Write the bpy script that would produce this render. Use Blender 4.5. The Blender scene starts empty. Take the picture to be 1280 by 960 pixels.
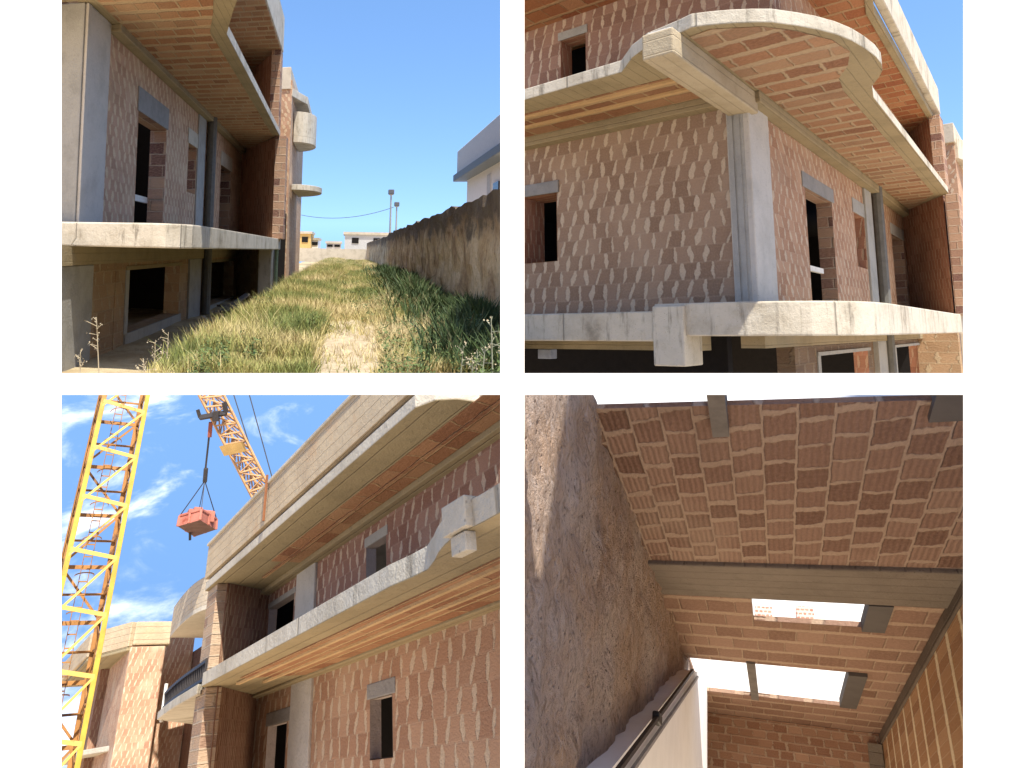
import bpy, bmesh, math, random
from mathutils import Vector, Matrix, noise as mnoise
from mathutils.geometry import tessellate_polygon
random.seed(7)
S = bpy.context.scene
COL = S.collection
R = math.radians

# ------------------------------------------------------------------ camera, sky, sun, exposure
FPX = 900.0; PPX = 640.0; PPY = 280.0            # focal length and optical centre in photo pixels (a shift lens)
cam_d = bpy.data.cameras.new('camera'); cam = bpy.data.objects.new('camera', cam_d); COL.objects.link(cam)
cam_d.sensor_width = 36; cam_d.lens = FPX / 1280 * 36
cam_d.shift_x = 0; cam_d.shift_y = -(480 - PPY) / 1280
cam_d.clip_start = 0.05; cam_d.clip_end = 5000
cam.rotation_euler = (R(90), 0, 0)
S.camera = cam

SUN = Vector((0.22, -0.27, 0.935)).normalized()   # towards the sun
S.view_settings.view_transform = 'Standard'; S.view_settings.look = 'None'
S.view_settings.exposure = 1.38; S.view_settings.gamma = 1.0
S.view_settings.use_curve_mapping = False
sd = bpy.data.lights.new('sun', 'SUN'); sd.energy = 3.4; sd.angle = R(0.5); sd.color = (1, .94, .84)
so = bpy.data.objects.new('sun', sd); COL.objects.link(so)
so.rotation_euler = (-SUN).to_track_quat('-Z', 'Y').to_euler(); so.location = (0, -5, 20)

W = bpy.data.worlds.new('World'); S.world = W; W.use_nodes = True


class NT:
    """small helper to write node trees"""
    def __init__(s, tree): s.t = tree; s.n = tree.nodes; s.l = tree.links
    def node(s, typ, **kw):
        n = s.n.new(typ)
        for k, v in kw.items(): setattr(n, k, v)
        return n
    def put(s, sock, v):
        if hasattr(v, 'is_output'): s.l.new(v, sock)
        elif v is not None:
            try: sock.default_value = v
            except Exception: sock.default_value = (*v, 1)
    def m(s, op, a, b=None, c=None, clamp=False):
        n = s.node('ShaderNodeMath', operation=op); n.use_clamp = clamp
        s.put(n.inputs[0], a)
        if b is not None: s.put(n.inputs[1], b)
        if c is not None: s.put(n.inputs[2], c)
        return n.outputs[0]
    def vm(s, op, a, b=None):
        n = s.node('ShaderNodeVectorMath', operation=op); s.put(n.inputs[0], a)
        if b is not None: s.put(n.inputs[3] if op == 'SCALE' else n.inputs[1], b)
        return n.outputs['Value'] if op in ('DOT_PRODUCT', 'LENGTH') else n.outputs[0]
    def sep(s, v):
        n = s.node('ShaderNodeSeparateXYZ'); s.put(n.inputs[0], v); return n.outputs
    def comb(s, x=0, y=0, z=0):
        n = s.node('ShaderNodeCombineXYZ')
        for i, q in enumerate((x, y, z)): s.put(n.inputs[i], q)
        return n.outputs[0]
    def noise(s, v, scale, detail=3, rough=.55, out='Fac', dist=0):
        n = s.node('ShaderNodeTexNoise'); s.put(n.inputs['Vector'], v); s.put(n.inputs['Scale'], scale)
        n.inputs['Detail'].default_value = detail; n.inputs['Roughness'].default_value = rough
        n.inputs['Distortion'].default_value = dist
        return n.outputs[0 if out == 'Fac' else 1]
    def white(s, v):
        n = s.node('ShaderNodeTexWhiteNoise'); n.noise_dimensions = '3D'; s.put(n.inputs['Vector'], v); return n.outputs
    def mix(s, f, a, b, mode='MIX'):
        n = s.node('ShaderNodeMix', data_type='RGBA', blend_type=mode); s.put(n.inputs[0], f)
        s.put(n.inputs[6], a if hasattr(a, 'is_output') else (*a[:3], 1)); s.put(n.inputs[7], b if hasattr(b, 'is_output') else (*b[:3], 1))
        return n.outputs[2]
    def step(s, v, a, b):
        n = s.node('ShaderNodeMapRange', interpolation_type='SMOOTHSTEP'); s.put(n.inputs[0], v)
        s.put(n.inputs[1], a); s.put(n.inputs[2], b); return n.outputs[0]
    def ramp(s, v, stops):
        n = s.node('ShaderNodeValToRGB'); s.put(n.inputs[0], v); e = n.color_ramp.elements
        while len(e) < len(stops): e.new(.5)
        for q, (p, c) in zip(e, stops): q.position = p; q.color = (*c, 1)
        return n.outputs[0]


def build_world():
    t = NT(W.node_tree); bg = W.node_tree.nodes['Background']
    d = t.node('ShaderNodeTexCoord').outputs['Generated']
    x, y, z = t.sep(d)
    # the places are hung at different tilts, so the sky is spread a little further down than a level horizon
    zz = t.m('ADD', t.m('MULTIPLY', t.m('MAXIMUM', z, t.m('MINIMUM', t.m('MULTIPLY', z, -1), .2)), SKY_K), SKY_B)
    v = t.vm('NORMALIZE', t.comb(x, y, zz))
    sk = t.node('ShaderNodeTexSky', sky_type='NISHITA'); sk.sun_disc = False
    sk.sun_elevation = math.asin(SUN.z); sk.sun_rotation = math.atan2(SUN.x, SUN.y)
    sk.air_density = 1.0; sk.dust_density = .8; sk.ozone_density = 2.2
    t.put(sk.inputs[0], v)
    # clouds drift low in one quarter of the sky
    cdir = Vector((-.50, .80, -.42)).normalized()
    m = t.step(t.vm('DOT_PRODUCT', d, tuple(cdir)), .88, .97)
    n1 = t.noise(t.vm('MULTIPLY', d, (5.0, 4.0, 10.0)), 1.5, 7, .6, dist=.5)
    n2 = t.noise(d, 2.6, 2, .5)
    cl = t.m('MULTIPLY', t.step(t.m('ADD', n1, t.m('MULTIPLY', t.m('SUBTRACT', n2, .5), .6)), .52, .80), m)
    hs = t.node('ShaderNodeHueSaturation'); hs.inputs['Saturation'].default_value = SKY_SAT; t.put(hs.inputs['Color'], sk.outputs[0])
    c = t.mix(t.m('MULTIPLY', cl, .9), hs.outputs[0], CLOUD)
    # warm fill glow added to the sky for sunlit sandy ground behind and below
    gm = t.step(t.vm('DOT_PRODUCT', d, tuple(Vector((0, -.62, -.78)).normalized())), .18, .42)
    c = t.mix(gm, c, GROUND_FILL)
    t.put(bg.inputs[0], c); bg.inputs[1].default_value = SKY_S


GROUND_FILL = (7.5, 5.9, 4.2); SKY_S = 0.112; SKY_K = 1.15; SKY_SAT = 1.15; SKY_B = .21; CLOUD = (7.0, 7.2, 7.6)
build_world()

# ------------------------------------------------------------------ panels: each place has its own axes
class Frame:
    def __init__(s, U, V, Wv, clip=None):
        s.clip = clip      # how far this place is built out, so that the four places do not run into each other
        s.U, s.V, s.W = Vector(U), Vector(V), Vector(Wv)
        s.M = Matrix((s.U, s.V, s.W)).transposed(); s.I = s.M.inverted()
    def ray(s, px, py): return Vector(((px - PPX) / FPX, 1.0, -(py - PPY) / FPX))
    def on(s, px, py, axis, val):
        """the point of the plane  axis = val  that lies in the direction of a pixel of the photograph"""
        a = s.I @ s.ray(px, py); k = val / a['uvw'.index(axis)]
        return Vector((a.x * k, a.y * k, a.z * k))
    def at(s, px, py, depth): return s.I @ (s.ray(px, py) * depth)
    def w(s, p): return s.M @ Vector(p)


class MB:
    """collects faces in a frame's coordinates, UV in metres"""
    def __init__(s, F): s.F = F; s.v = []; s.f = []; s.uv = []
    def face(s, pts, uv=None):
        pts = [Vector(p) for p in pts]
        if uv is None:
            n = Vector((0, 0, 0))
            for i in range(len(pts)):
                a, b = pts[i], pts[(i + 1) % len(pts)]
                n += Vector(((a.y - b.y) * (a.z + b.z), (a.z - b.z) * (a.x + b.x), (a.x - b.x) * (a.y + b.y)))
            ax = max(range(3), key=lambda i: abs(n[i]))
            uv = [((p.y, p.z), (p.x, p.z), (p.x, p.y))[ax] for p in pts]
        k = len(s.v); s.v += pts; s.f.append(list(range(k, k + len(pts)))); s.uv += uv
    def poly(s, pts):
        for t in tessellate_polygon([[Vector(p) for p in pts]]):
            s.face([pts[i] for i in t])
    def box(s, a, b):
        (x0, y0, z0), (x1, y1, z1) = a, b
        P = lambda i, j, k: ((x0, x1)[i], (y0, y1)[j], (z0, z1)[k])
        for q in (((0,0,0),(0,1,0),(1,1,0),(1,0,0)), ((0,0,1),(1,0,1),(1,1,1),(0,1,1)), ((0,0,0),(1,0,0),(1,0,1),(0,0,1)),
                  ((0,1,0),(0,1,1),(1,1,1),(1,1,0)), ((0,0,0),(0,0,1),(0,1,1),(0,1,0)), ((1,0,0),(1,1,0),(1,1,1),(1,0,1))):
            s.face([P(*i) for i in q])
        return s
    def prism(s, plan, z0, z1):
        """plan: list of (u, v)"""
        n = len(plan)
        s.poly([(a, b, z1) for a, b in plan]); s.poly([(a, b, z0) for a, b in plan][::-1])
        L = 0
        for i in range(n):
            (a, b), (c, d) = plan[i], plan[(i + 1) % n]; l = math.hypot(c - a, d - b)
            s.face([(a, b, z0), (c, d, z0), (c, d, z1), (a, b, z1)], [(L, z0), (L + l, z0), (L + l, z1), (L, z1)]); L += l
        return s
    def band(s, line, z0, z1, th, inner=None):
        """a wall of thickness th that follows an open plan line; inner: unit (u, v) towards its back"""
        n = len(line); nn = []
        for i in range(n):
            a = line[max(i - 1, 0)]; b = line[min(i + 1, n - 1)]
            d = Vector((b[0] - a[0], b[1] - a[1])); d.normalize(); nn.append(Vector((-d.y, d.x)))
        sg = 1
        if inner and nn[n // 2].dot(Vector(inner)) < 0: sg = -1
        back = [(p[0] + q.x * th * sg, p[1] + q.y * th * sg) for p, q in zip(line, nn)]
        s.prism(list(line) + back[::-1], z0, z1); return s
    def wall(s, P, a0, a1, w0, w1, holes):
        """face of a wall with rectangular holes; P(a, w, depth) gives the point; holes (a0, a1, w0, w1)"""
        A = sorted({a0, a1, *[h[0] for h in holes], *[h[1] for h in holes]}); A = [a for a in A if a0 <= a <= a1]
        B = sorted({w0, w1, *[h[2] for h in holes], *[h[3] for h in holes]}); B = [b for b in B if w0 <= b <= w1]
        for i in range(len(A) - 1):
            for j in range(len(B) - 1):
                x, y = (A[i] + A[i + 1]) / 2, (B[j] + B[j + 1]) / 2
                if any(h[0] < x < h[1] and h[2] < y < h[3] for h in holes): continue
                for d in (0, .3):
                    s.face([P(A[i], B[j], d), P(A[i + 1], B[j], d), P(A[i + 1], B[j + 1], d), P(A[i], B[j + 1], d)])
        for a in (a0, a1): s.face([P(a, w0, 0), P(a, w0, .3), P(a, w1, .3), P(a, w1, 0)])
        for b in (w0, w1): s.face([P(a0, b, 0), P(a1, b, 0), P(a1, b, .3), P(a0, b, .3)])
        return s
    def reveal(s, P, h, d0=-.004, d1=.304, e=.004):
        a0, a1, w0, w1 = h[0] + e, h[1] - e, h[2] + e, h[3] - e
        s.face([P(a0, w0, d0), P(a0, w0, d1), P(a0, w1, d1), P(a0, w1, d0)])
        s.face([P(a1, w0, d0), P(a1, w0, d1), P(a1, w1, d1), P(a1, w1, d0)])
        s.face([P(a0, w0, d0), P(a1, w0, d0), P(a1, w0, d1), P(a0, w0, d1)])
        s.face([P(a0, w1, d0), P(a1, w1, d0), P(a1, w1, d1), P(a0, w1, d1)])
        return s
    def tube(s, p, q, r, n=8, r2=None):
        p, q = Vector(p), Vector(q); d = (q - p).normalized(); r2 = r if r2 is None else r2
        a = d.orthogonal().normalized(); b = d.cross(a)
        A = [p + (a * math.cos(t) + b * math.sin(t)) * r for t in [2 * math.pi * i / n for i in range(n)]]
        B = [q + (a * math.cos(t) + b * math.sin(t)) * r2 for t in [2 * math.pi * i / n for i in range(n)]]
        for i in range(n): s.face([A[i], A[(i + 1) % n], B[(i + 1) % n], B[i]])
        s.face(A[::-1]); s.face(B); return s
    def bar(s, p, q, w, h=None, up=(0, 0, 1)):
        """square bar from p to q"""
        p, q = Vector(p), Vector(q); d = (q - p).normalized(); h = h or w
        a = d.cross(Vector(up))
        if a.length < 1e-4: a = d.orthogonal()
        a.normalize(); b = d.cross(a); a *= w / 2; b *= h / 2
        c = [a + b, a - b, -a - b, -a + b]
        for i in range(4): s.face([p + c[i], p + c[(i + 1) % 4], q + c[(i + 1) % 4], q + c[i]])
        s.face([p + k for k in c]); s.face([q + k for k in c][::-1]); return s
    def build(s, name, mat, parent=None,  bevel=0, smooth=False, cap=True):
        pts = [s.F.w(p) for p in s.v]
        if parent is None:
            o0 = Vector((sum(p.x for p in pts) / len(pts), sum(p.y for p in pts) / len(pts), min(p.z for p in pts)))
        else:
            o0 = Vector(BASE[parent.name])
        me = bpy.data.meshes.new(name); me.from_pydata([p - o0 for p in pts], [], s.f); me.update()
        uvl = me.uv_layers.new(name='UVMap')
        k = 0
        for f, pl in zip(s.f, me.polygons):
            for li in pl.loop_indices: uvl.data[li].uv = s.uv[k]; k += 1
        bm = bmesh.new(); bm.from_mesh(me); bmesh.ops.remove_doubles(bm, verts=bm.verts, dist=1e-4)
        if s.F.clip:
            x0, y0, x1, y1 = s.F.clip
            for n in ((1, -(x0 - PPX) / FPX, 0), (-1, (x1 - PPX) / FPX, 0), (0, -(y0 - PPY) / FPX, -1), (0, (y1 - PPY) / FPX, 1)):
                n = Vector(n)
                if all(n.dot(v.co + o0) >= 0 for v in bm.verts): continue
                r = bmesh.ops.bisect_plane(bm, geom=bm.verts[:] + bm.edges[:] + bm.faces[:], plane_co=-o0, plane_no=n, clear_inner=True, dist=1e-5)
                e = [g for g in r['geom_cut'] if isinstance(g, bmesh.types.BMEdge)]
                if cap and e: bmesh.ops.holes_fill(bm, edges=e, sides=0)
        bmesh.ops.recalc_face_normals(bm, faces=bm.faces)
        bm.to_mesh(me); bm.free()
        if not me.polygons: return None
        me.materials.append(mat)
        if smooth:
            for p in me.polygons: p.use_smooth = True
        o = bpy.data.objects.new(name, me); COL.objects.link(o)
        BASE[o.name] = o0
        if parent is None: o.location = o0
        else: o.parent = parent
        if bevel:
            m = o.modifiers.new('bevel', 'BEVEL'); m.width = bevel; m.segments = 2; m.limit_method = 'ANGLE'; m.angle_limit = R(40)
        return o


BASE = {}
def thing(name, label, cat, base, group=None):
    o = bpy.data.objects.new(name, None); COL.objects.link(o); o.location = base; o.empty_display_size = .3
    BASE[o.name] = Vector(base); o['label'] = label; o['category'] = cat
    if group: o['group'] = group
    return o
def tag(o, label, cat, group=None, kind=None):
    o['label'] = label; o['category'] = cat
    if group: o['group'] = group
    if kind: o['kind'] = kind
    return o

# ------------------------------------------------------------------ materials
def new_mat(name):
    m = bpy.data.materials.new(name); m.use_nodes = True; t = NT(m.node_tree)
    return m, t, m.node_tree.nodes['Principled BSDF']
def finish(t, b, col, rough=.9, height=None, dist=.02, strength=1.0):
    t.put(b.inputs['Base Color'], col); t.put(b.inputs['Roughness'], rough)
    b.inputs['Specular IOR Level'].default_value = .25
    if height is not None:
        n = t.node('ShaderNodeBump'); n.inputs['Strength'].default_value = strength; n.inputs['Distance'].default_value = dist
        t.put(n.inputs['Height'], height); t.l.new(n.outputs[0], b.inputs['Normal'])

def brick(name, bw, bh, tones, mortar, jv=.2, jh=.06, lean=.35, swap=False, wob=.3, ribs=0, off=.5, jvar=.22, dirt=.5, drop=.45, rowr=.22, rowvar=0, lens=None):
    """hollow clay block masonry; bw, bh block size in metres; jv/jh share of mortar on upright/level joints"""
    m, t, b = new_mat(name)
    uv = t.node('ShaderNodeUVMap').outputs[0]
    x, y, _ = t.sep(uv)
    if swap: x, y = y, x
    u = t.m('DIVIDE', x, bw); v = t.m('DIVIDE', y, bh)
    p = t.comb(u, v, 0)
    n1 = t.noise(p, 1.1, 4, .6); n2 = t.noise(t.vm('ADD', p, (31, 7, 3)), 2.3, 3, .6); n3 = t.noise(p, .16, 3, .5)
    v2 = t.m('ADD', v, t.m('MULTIPLY', t.m('SUBTRACT', n2, .5), .12))
    row = t.m('FLOOR', v2); fy = t.m('FRACT', v2)
    rr = t.white(t.comb(row, 3.7, 1))[0]
    xs = t.m('ADD', u, t.m('ADD', t.m('MULTIPLY', row, off), t.m('MULTIPLY', rr, rowr)))
    xs = t.m('ADD', xs, t.m('MULTIPLY', t.m('SUBTRACT', n1, .5), wob))
    xs = t.m('ADD', xs, t.m('MULTIPLY', t.m('SUBTRACT', fy, .5), t.m('MULTIPLY', t.m('SUBTRACT', t.white(t.comb(t.m('FLOOR', xs), row, 9))[0], .2), lean)))
    xc = t.m('ADD', xs, .5); cell = t.m('FLOOR', xs); fx = t.m('FRACT', xs); cellc = t.m('FLOOR', xc)
    rag = t.noise(p, 7, 4, .7)
    cr = t.white(t.comb(cellc, row, 0))
    jw = t.m('ADD', jv, t.m('MULTIPLY', t.m('SUBTRACT', n2, .5), jvar * 3))
    jw = t.m('ADD', jw, t.m('MULTIPLY', t.m('SUBTRACT', t.white(t.comb(cell, row, 5))[0], .5), jvar))
    if lens is None: lens = lean > .25
    if lens: jw = t.m('MULTIPLY', jw, t.m('ADD', .45, t.m('MULTIPLY', t.m('SINE', t.m('MULTIPLY', fy, 3.1416)), .65)))
    jw = t.m('ADD', jw, t.m('MULTIPLY', t.m('SUBTRACT', rag, .5), .16))
    kv = t.step(t.m('MULTIPLY', t.m('ABSOLUTE', t.m('SUBTRACT', fx, .5)), 2), t.m('SUBTRACT', jw, .06), t.m('ADD', jw, .06))
    dy = t.m('MINIMUM', fy, t.m('SUBTRACT', 1, fy))
    jhh = t.m('ADD', jh, t.m('MULTIPLY', t.m('SUBTRACT', n1, .5), jh * 2))
    kh = t.step(dy, t.m('MULTIPLY', jhh, .5), t.m('ADD', t.m('MULTIPLY', jhh, .8), .03))
    k = t.m('MULTIPLY', kv, t.m('MAXIMUM', kh, drop))
    bc = t.ramp(cr[0], [(0, tones[0]), (.5, tones[1]), (1, tones[2])])
    if rowvar: bc = t.mix(t.m('MULTIPLY', t.step(t.white(t.comb(row, 1.3, 7))[0], .45, .7), rowvar), bc, tuple(q * .8 for q in mortar))
    fine = t.noise(p, 9, 4, .65)
    bc = t.mix(t.m('MULTIPLY', t.step(fine, .35, .75), .35), bc, tuple(min(1, c * 1.5 + .03) for c in tones[1]))
    h = t.m('MULTIPLY', k, -.5)
    if ribs:
        rb = t.m('SINE', t.m('MULTIPLY', fy if ribs < 0 else fx, abs(ribs) * 6.283))
        bc = t.mix(t.m('MULTIPLY', t.step(rb, .2, 1), .2), bc, tuple(c * .55 for c in tones[0]))
        h = t.m('ADD', h, t.m('MULTIPLY', t.m('MULTIPLY', rb, k), -.12))
    mc = t.mix(t.step(fine, .3, .7), tuple(c * .82 for c in mortar), mortar)
    c = t.mix(k, mc, bc)
    # grime and washed down mortar in big soft patches
    c = t.mix(t.m('MULTIPLY', t.step(n3, .50, .72), dirt), c, mortar)
    c = t.mix(t.m('MULTIPLY', t.step(t.noise(p, .23, 4, .6), .5, .75), dirt * .6), c, tuple(q * .6 for q in tones[0]))
    h = t.m('ADD', h, t.m('MULTIPLY', fine, .5))
    finish(t, b, c, .92, h, bw * .12, .8)
    return m

def concrete(name, base, dark, scale=1.0, board=True, rough=.9, stain=.6, bump=.02, warm=None, along=False, drip=0):
    m, t, b = new_mat(name)
    uv = t.node('ShaderNodeUVMap').outputs[0]; o = t.node('ShaderNodeTexCoord').outputs['Object']
    n1 = t.noise(o, 1.3 * scale, 6, .62); n2 = t.noise(o, 11 * scale, 5, .65); n3 = t.noise(o, 55 * scale, 3, .6)
    c = t.mix(t.m('MULTIPLY', t.step(n1, .42, .7), stain), base, dark)
    c = t.mix(t.m('MULTIPLY', t.step(n2, .5, .8), .45), c, tuple(q * .62 for q in base))
    c = t.mix(t.m('MULTIPLY', t.step(n3, .55, .8), .35), c, tuple(min(1, q * 1.3) for q in base))
    if warm: c = t.mix(t.m('MULTIPLY', t.step(t.noise(o, .9 * scale, 5, .7), .52, .72), .7), c, warm)
    h = t.m('ADD', n2, t.m('MULTIPLY', n3, .4))
    if board:
        x, y, _ = t.sep(uv)
        if along: y = x
        bd = t.m('FRACT', t.m('MULTIPLY', t.m('ADD', y, t.m('MULTIPLY', n1, .03)), 6.0 * scale))
        ln = t.step(t.m('ABSOLUTE', t.m('SUBTRACT', bd, .5)), .44, .5)
        c = t.mix(t.m('MULTIPLY', ln, .3), c, tuple(q * .6 for q in dark))
        h = t.m('SUBTRACT', h, t.m('MULTIPLY', ln, .5))
    if drip:
        x, y, _ = t.sep(uv)
        dn = t.noise(t.comb(t.m('MULTIPLY', x, 7 * scale), t.m('MULTIPLY', y, 1.1 * scale), 0), 1.0, 5, .65)
        c = t.mix(t.m('MULTIPLY', t.step(dn, .52, .72), drip), c, tuple(q * .45 for q in dark))
        c = t.mix(t.m('MULTIPLY', t.step(n1, .60, .72), drip * .8), c, tuple(q * .5 for q in dark))
        sm = t.step(t.m('ABSOLUTE', t.m('SUBTRACT', t.m('FRACT', t.m('MULTIPLY', x, .42 * scale)), .5)), .492, .499)
        c = t.mix(t.m('MULTIPLY', sm, .6), c, tuple(q * .4 for q in dark)); h = t.m('SUBTRACT', h, sm)
    pits = t.node('ShaderNodeTexVoronoi'); t.put(pits.inputs['Vector'], o); pits.inputs['Scale'].default_value = 22 * scale
    pk = t.step(pits.outputs['Distance'], .16, .06)
    c = t.mix(t.m('MULTIPLY', pk, .5), c, tuple(q * .4 for q in dark))
    finish(t, b, c, rough, h, bump, .7)
    return m

def plain(name, col, rough=.7, var=.25, scale=8, metal=0, bump=.004, rust=None):
    m, t, b = new_mat(name); o = t.node('ShaderNodeTexCoord').outputs['Object']
    n = t.noise(o, scale, 5, .6)
    c = t.mix(t.m('MULTIPLY', t.step(n, .35, .7), var * 2), col, tuple(q * .55 for q in col))
    if rust: c = t.mix(t.step(t.noise(o, scale * .6, 6, .7), .54, .66), c, rust)
    finish(t, b, c, rough, n, bump); b.inputs['Metallic'].default_value = metal
    return m

def rough_stone(name, tones, scale=1.0, bump=.08):
    m, t, b = new_mat(name); o = t.node('ShaderNodeTexCoord').outputs['Object']
    n1 = t.noise(t.vm('MULTIPLY', o, (1, 1, .55)), .9 * scale, 7, .65, dist=.6); n2 = t.noise(o, 6 * scale, 6, .7)
    c = t.ramp(n1, [(.3, tones[0]), (.47, tones[1]), (.56, tones[2]), (.72, tones[3])])
    c = t.mix(t.m('MULTIPLY', t.step(n2, .5, .72), .6), c, tones[0])
    h = t.m('ADD', n1, t.m('MULTIPLY', n2, .6))
    finish(t, b, c, .95, h, bump, 1.0)
    return m

M = {}
T_pink = [(.29, .16, .095), (.35, .20, .12), (.41, .255, .16)]
T_brn = [(.215, .135, .085), (.275, .178, .115), (.33, .225, .15)]
M['brick_front'] = brick('brick_front', .20, .26, T_brn, (.50, .39, .28), jv=.24, jh=.05, lean=.5, dirt=.35, drop=.86, rowr=.6)
M['brick_side'] = brick('brick_side', .26, .26, T_pink, (.52, .40, .32), jv=.30, jh=.05, lean=.45, dirt=.45, drop=.86, rowr=.6)
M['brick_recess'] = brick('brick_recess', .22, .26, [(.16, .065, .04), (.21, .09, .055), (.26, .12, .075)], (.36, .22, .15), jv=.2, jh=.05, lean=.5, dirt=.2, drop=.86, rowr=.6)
M['quoin'] = brick('quoin', .6, .26, [(.13, .06, .05), (.33, .20, .13), (.40, .26, .17)], (.5, .38, .28), jv=.03, jh=.05, lean=0, dirt=.15, wob=.05, jvar=.02, drop=0)
M['soffit'] = brick('soffit', .40, .30, [(.30, .11, .045), (.36, .16, .065), (.42, .24, .12)], (.46, .30, .15), jv=.05, jh=.16, lean=0, swap=True, wob=.12, off=.37, jvar=.06, dirt=.3, drop=0)
M['concrete'] = concrete('concrete', (.50, .45, .36), (.33, .29, .22), board=False)
M['concrete_edge'] = concrete('concrete_edge', (.50, .455, .365), (.34, .295, .22), board=False, stain=.85, drip=.8)
M['concrete_grey'] = concrete('concrete_grey', (.34, .33, .30), (.23, .225, .20), 1.6, False)
M['concrete_olive'] = concrete('concrete_olive', (.30, .24, .14), (.20, .16, .09), board=True)
M['concrete_pale'] = concrete('concrete_pale', (.48, .45, .40), (.34, .32, .28), board=False)
M['lintel'] = concrete('lintel', (.26, .25, .235), (.17, .165, .155), board=False, scale=2)
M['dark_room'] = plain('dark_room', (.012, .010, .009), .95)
M['pipe'] = plain('pipe', (.13, .125, .11), .6)
M['white_plaster'] = plain('white_plaster', (.80, .79, .76), .9, .06, 3)
M['plank'] = plain('plank', (.7, .66, .58), .8, .1)

def window(F, P, h, bld, mat, lin=.18, over=.12, lmat='lintel', sill=False):
    """reveal of an opening with its lintel"""
    r = MB(F).reveal(P, h).build('window', mat, bld)
    a0, a1, w0, w1 = h
    q = MB(F)
    A = [P(a0 - over, w1, -.02), P(a1 + over, w1 + lin, .1)]
    q.box([min(A[0][i], A[1][i]) for i in range(3)], [max(A[0][i], A[1][i]) for i in range(3)])
    q.build('lintel', M[lmat], r, bevel=.008)
    if sill:
        q = MB(F); A = [P(a0 - .03, w0 - .06, -.05), P(a1 + .03, w0 + .02, .28)]
        q.box([min(A[0][i], A[1][i]) for i in range(3)], [max(A[0][i], A[1][i]) for i in range(3)]); q.build('sill', M['concrete'], r, bevel=.008)
    return r


# ------------------------------------------------------------------ white board added as page margins, with four openings onto the places
def build_board():
    d0, d1 = 1.70, 1.74
    holes = [(77, -60, 625.5, 466.5), (655.5, -60, 1204, 466.5), (77, 493.5, 625.5, 1010), (655.5, 493.5, 1204, 1010)]
    def pt(px, py, d): return Vector(((px - PPX) / FPX * d, d, -(py - PPY) / FPX * d))
    xs = [-900, 77, 625.5, 655.5, 1204, 2200]; ys = [-700, -60, 466.5, 493.5, 1010, 1700]
    me = bpy.data.meshes.new('margin_board'); v = []; f = []
    def quad(p): k = len(v); v.extend(p); f.append([k, k + 1, k + 2, k + 3])
    for d, e in ((d0, 0), (d1, 14)):
        X = [xs[0], xs[1] - e, xs[2] + e * .8, xs[3] - e * .8, xs[4] + e, xs[5]]; Y = [ys[0], ys[1] - e, ys[2] + e * .7, ys[3] - e * .7, ys[4] + e, ys[5]]
        for i in range(5):
            for j in range(5):
                if i in (1, 3) and j in (1, 3): continue
                quad([pt(X[i], Y[j], d), pt(X[i + 1], Y[j], d), pt(X[i + 1], Y[j + 1], d), pt(X[i], Y[j + 1], d)])
    e = 14
    for (x0, y0, x1, y1) in holes:
        a = [(x0, y0), (x1, y0), (x1, y1), (x0, y1)]
        sx0 = e if x0 < 100 else e * .8; sx1 = e if x1 > 1000 else e * .8; sy0 = e if y0 < 0 else e * .7; sy1 = e if y1 > 900 else e * .7
        b = [(x0 - sx0, y0 - sy0), (x1 + sx1, y0 - sy0), (x1 + sx1, y1 + sy1), (x0 - sx0, y1 + sy1)]
        for i in range(4):
            j = (i + 1) % 4
            quad([pt(*a[i], d0), pt(*a[j], d0), pt(*b[j], d1), pt(*b[i], d1)])
    # unseen wing added on the right, its slanted edge shaped to shade the stairwell wall
    pl = [(.85, 1.852), (2.30, 8.0), (9.0, 8.0), (9.0, -2.6), (2.96, -2.6), (2.96, 1.852)]
    for d in (d0, d1):
        for i in ((0, 1, 2, 5), (5, 2, 3, 4)): quad([Vector((pl[k][0], d, pl[k][1])) for k in i])
    for i in range(6):
        a, c = pl[i], pl[(i + 1) % 6]
        quad([Vector((a[0], d0, a[1])), Vector((c[0], d0, c[1])), Vector((c[0], d1, c[1])), Vector((a[0], d1, a[1]))])
    me.from_pydata(v, [], f)
    m, t, bs = new_mat('white_paint'); o = t.node('ShaderNodeTexCoord').outputs['Object']
    t.put(bs.inputs['Base Color'], (.90, .90, .895)); bs.inputs['Roughness'].default_value = .95
    bs.inputs['Specular IOR Level'].default_value = .1
    me.materials.append(m)
    o = bpy.data.objects.new('margin_board', me); COL.objects.link(o)
    tag(o, 'plain white board added as page margins around four large rectangular openings, with an unseen sun-shading wing', 'wall')
build_board()

# ================================================================== upper left: the overgrown side yard
F1 = Frame((-0.2242, 0.9739, -0.0354), (0.9749, -0.2225, -0.0126), (0.0224, 0.0415, 0.9989), (-120, -420, 638, 479))
M['brick1'] = brick('brick1', .42, .25, [(.35, .205, .125), (.42, .255, .16), (.49, .315, .21)], (.62, .465, .30), jv=.34, jh=.05, lean=.5, dirt=.5, drop=.86, rowr=.6)
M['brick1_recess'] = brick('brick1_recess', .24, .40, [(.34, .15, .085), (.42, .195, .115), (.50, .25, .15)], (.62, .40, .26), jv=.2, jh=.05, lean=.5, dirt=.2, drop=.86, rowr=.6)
M['quoin1'] = brick('quoin1', .9, .34, [(.10, .045, .04), (.36, .22, .145), (.42, .28, .18)], (.5, .38, .28), jv=.03, jh=.05, lean=0, dirt=.15, wob=.05, jvar=.02, drop=0)
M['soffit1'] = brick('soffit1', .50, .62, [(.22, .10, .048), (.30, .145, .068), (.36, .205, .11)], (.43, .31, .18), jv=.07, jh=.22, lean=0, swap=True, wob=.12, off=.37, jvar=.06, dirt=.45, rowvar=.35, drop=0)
M['brick_ground'] = brick('brick_ground', .55, .3, [(.26, .165, .09), (.32, .205, .115), (.37, .25, .145)], (.42, .32, .20), jv=.14, jh=.05, lean=.3, dirt=.5)
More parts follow.
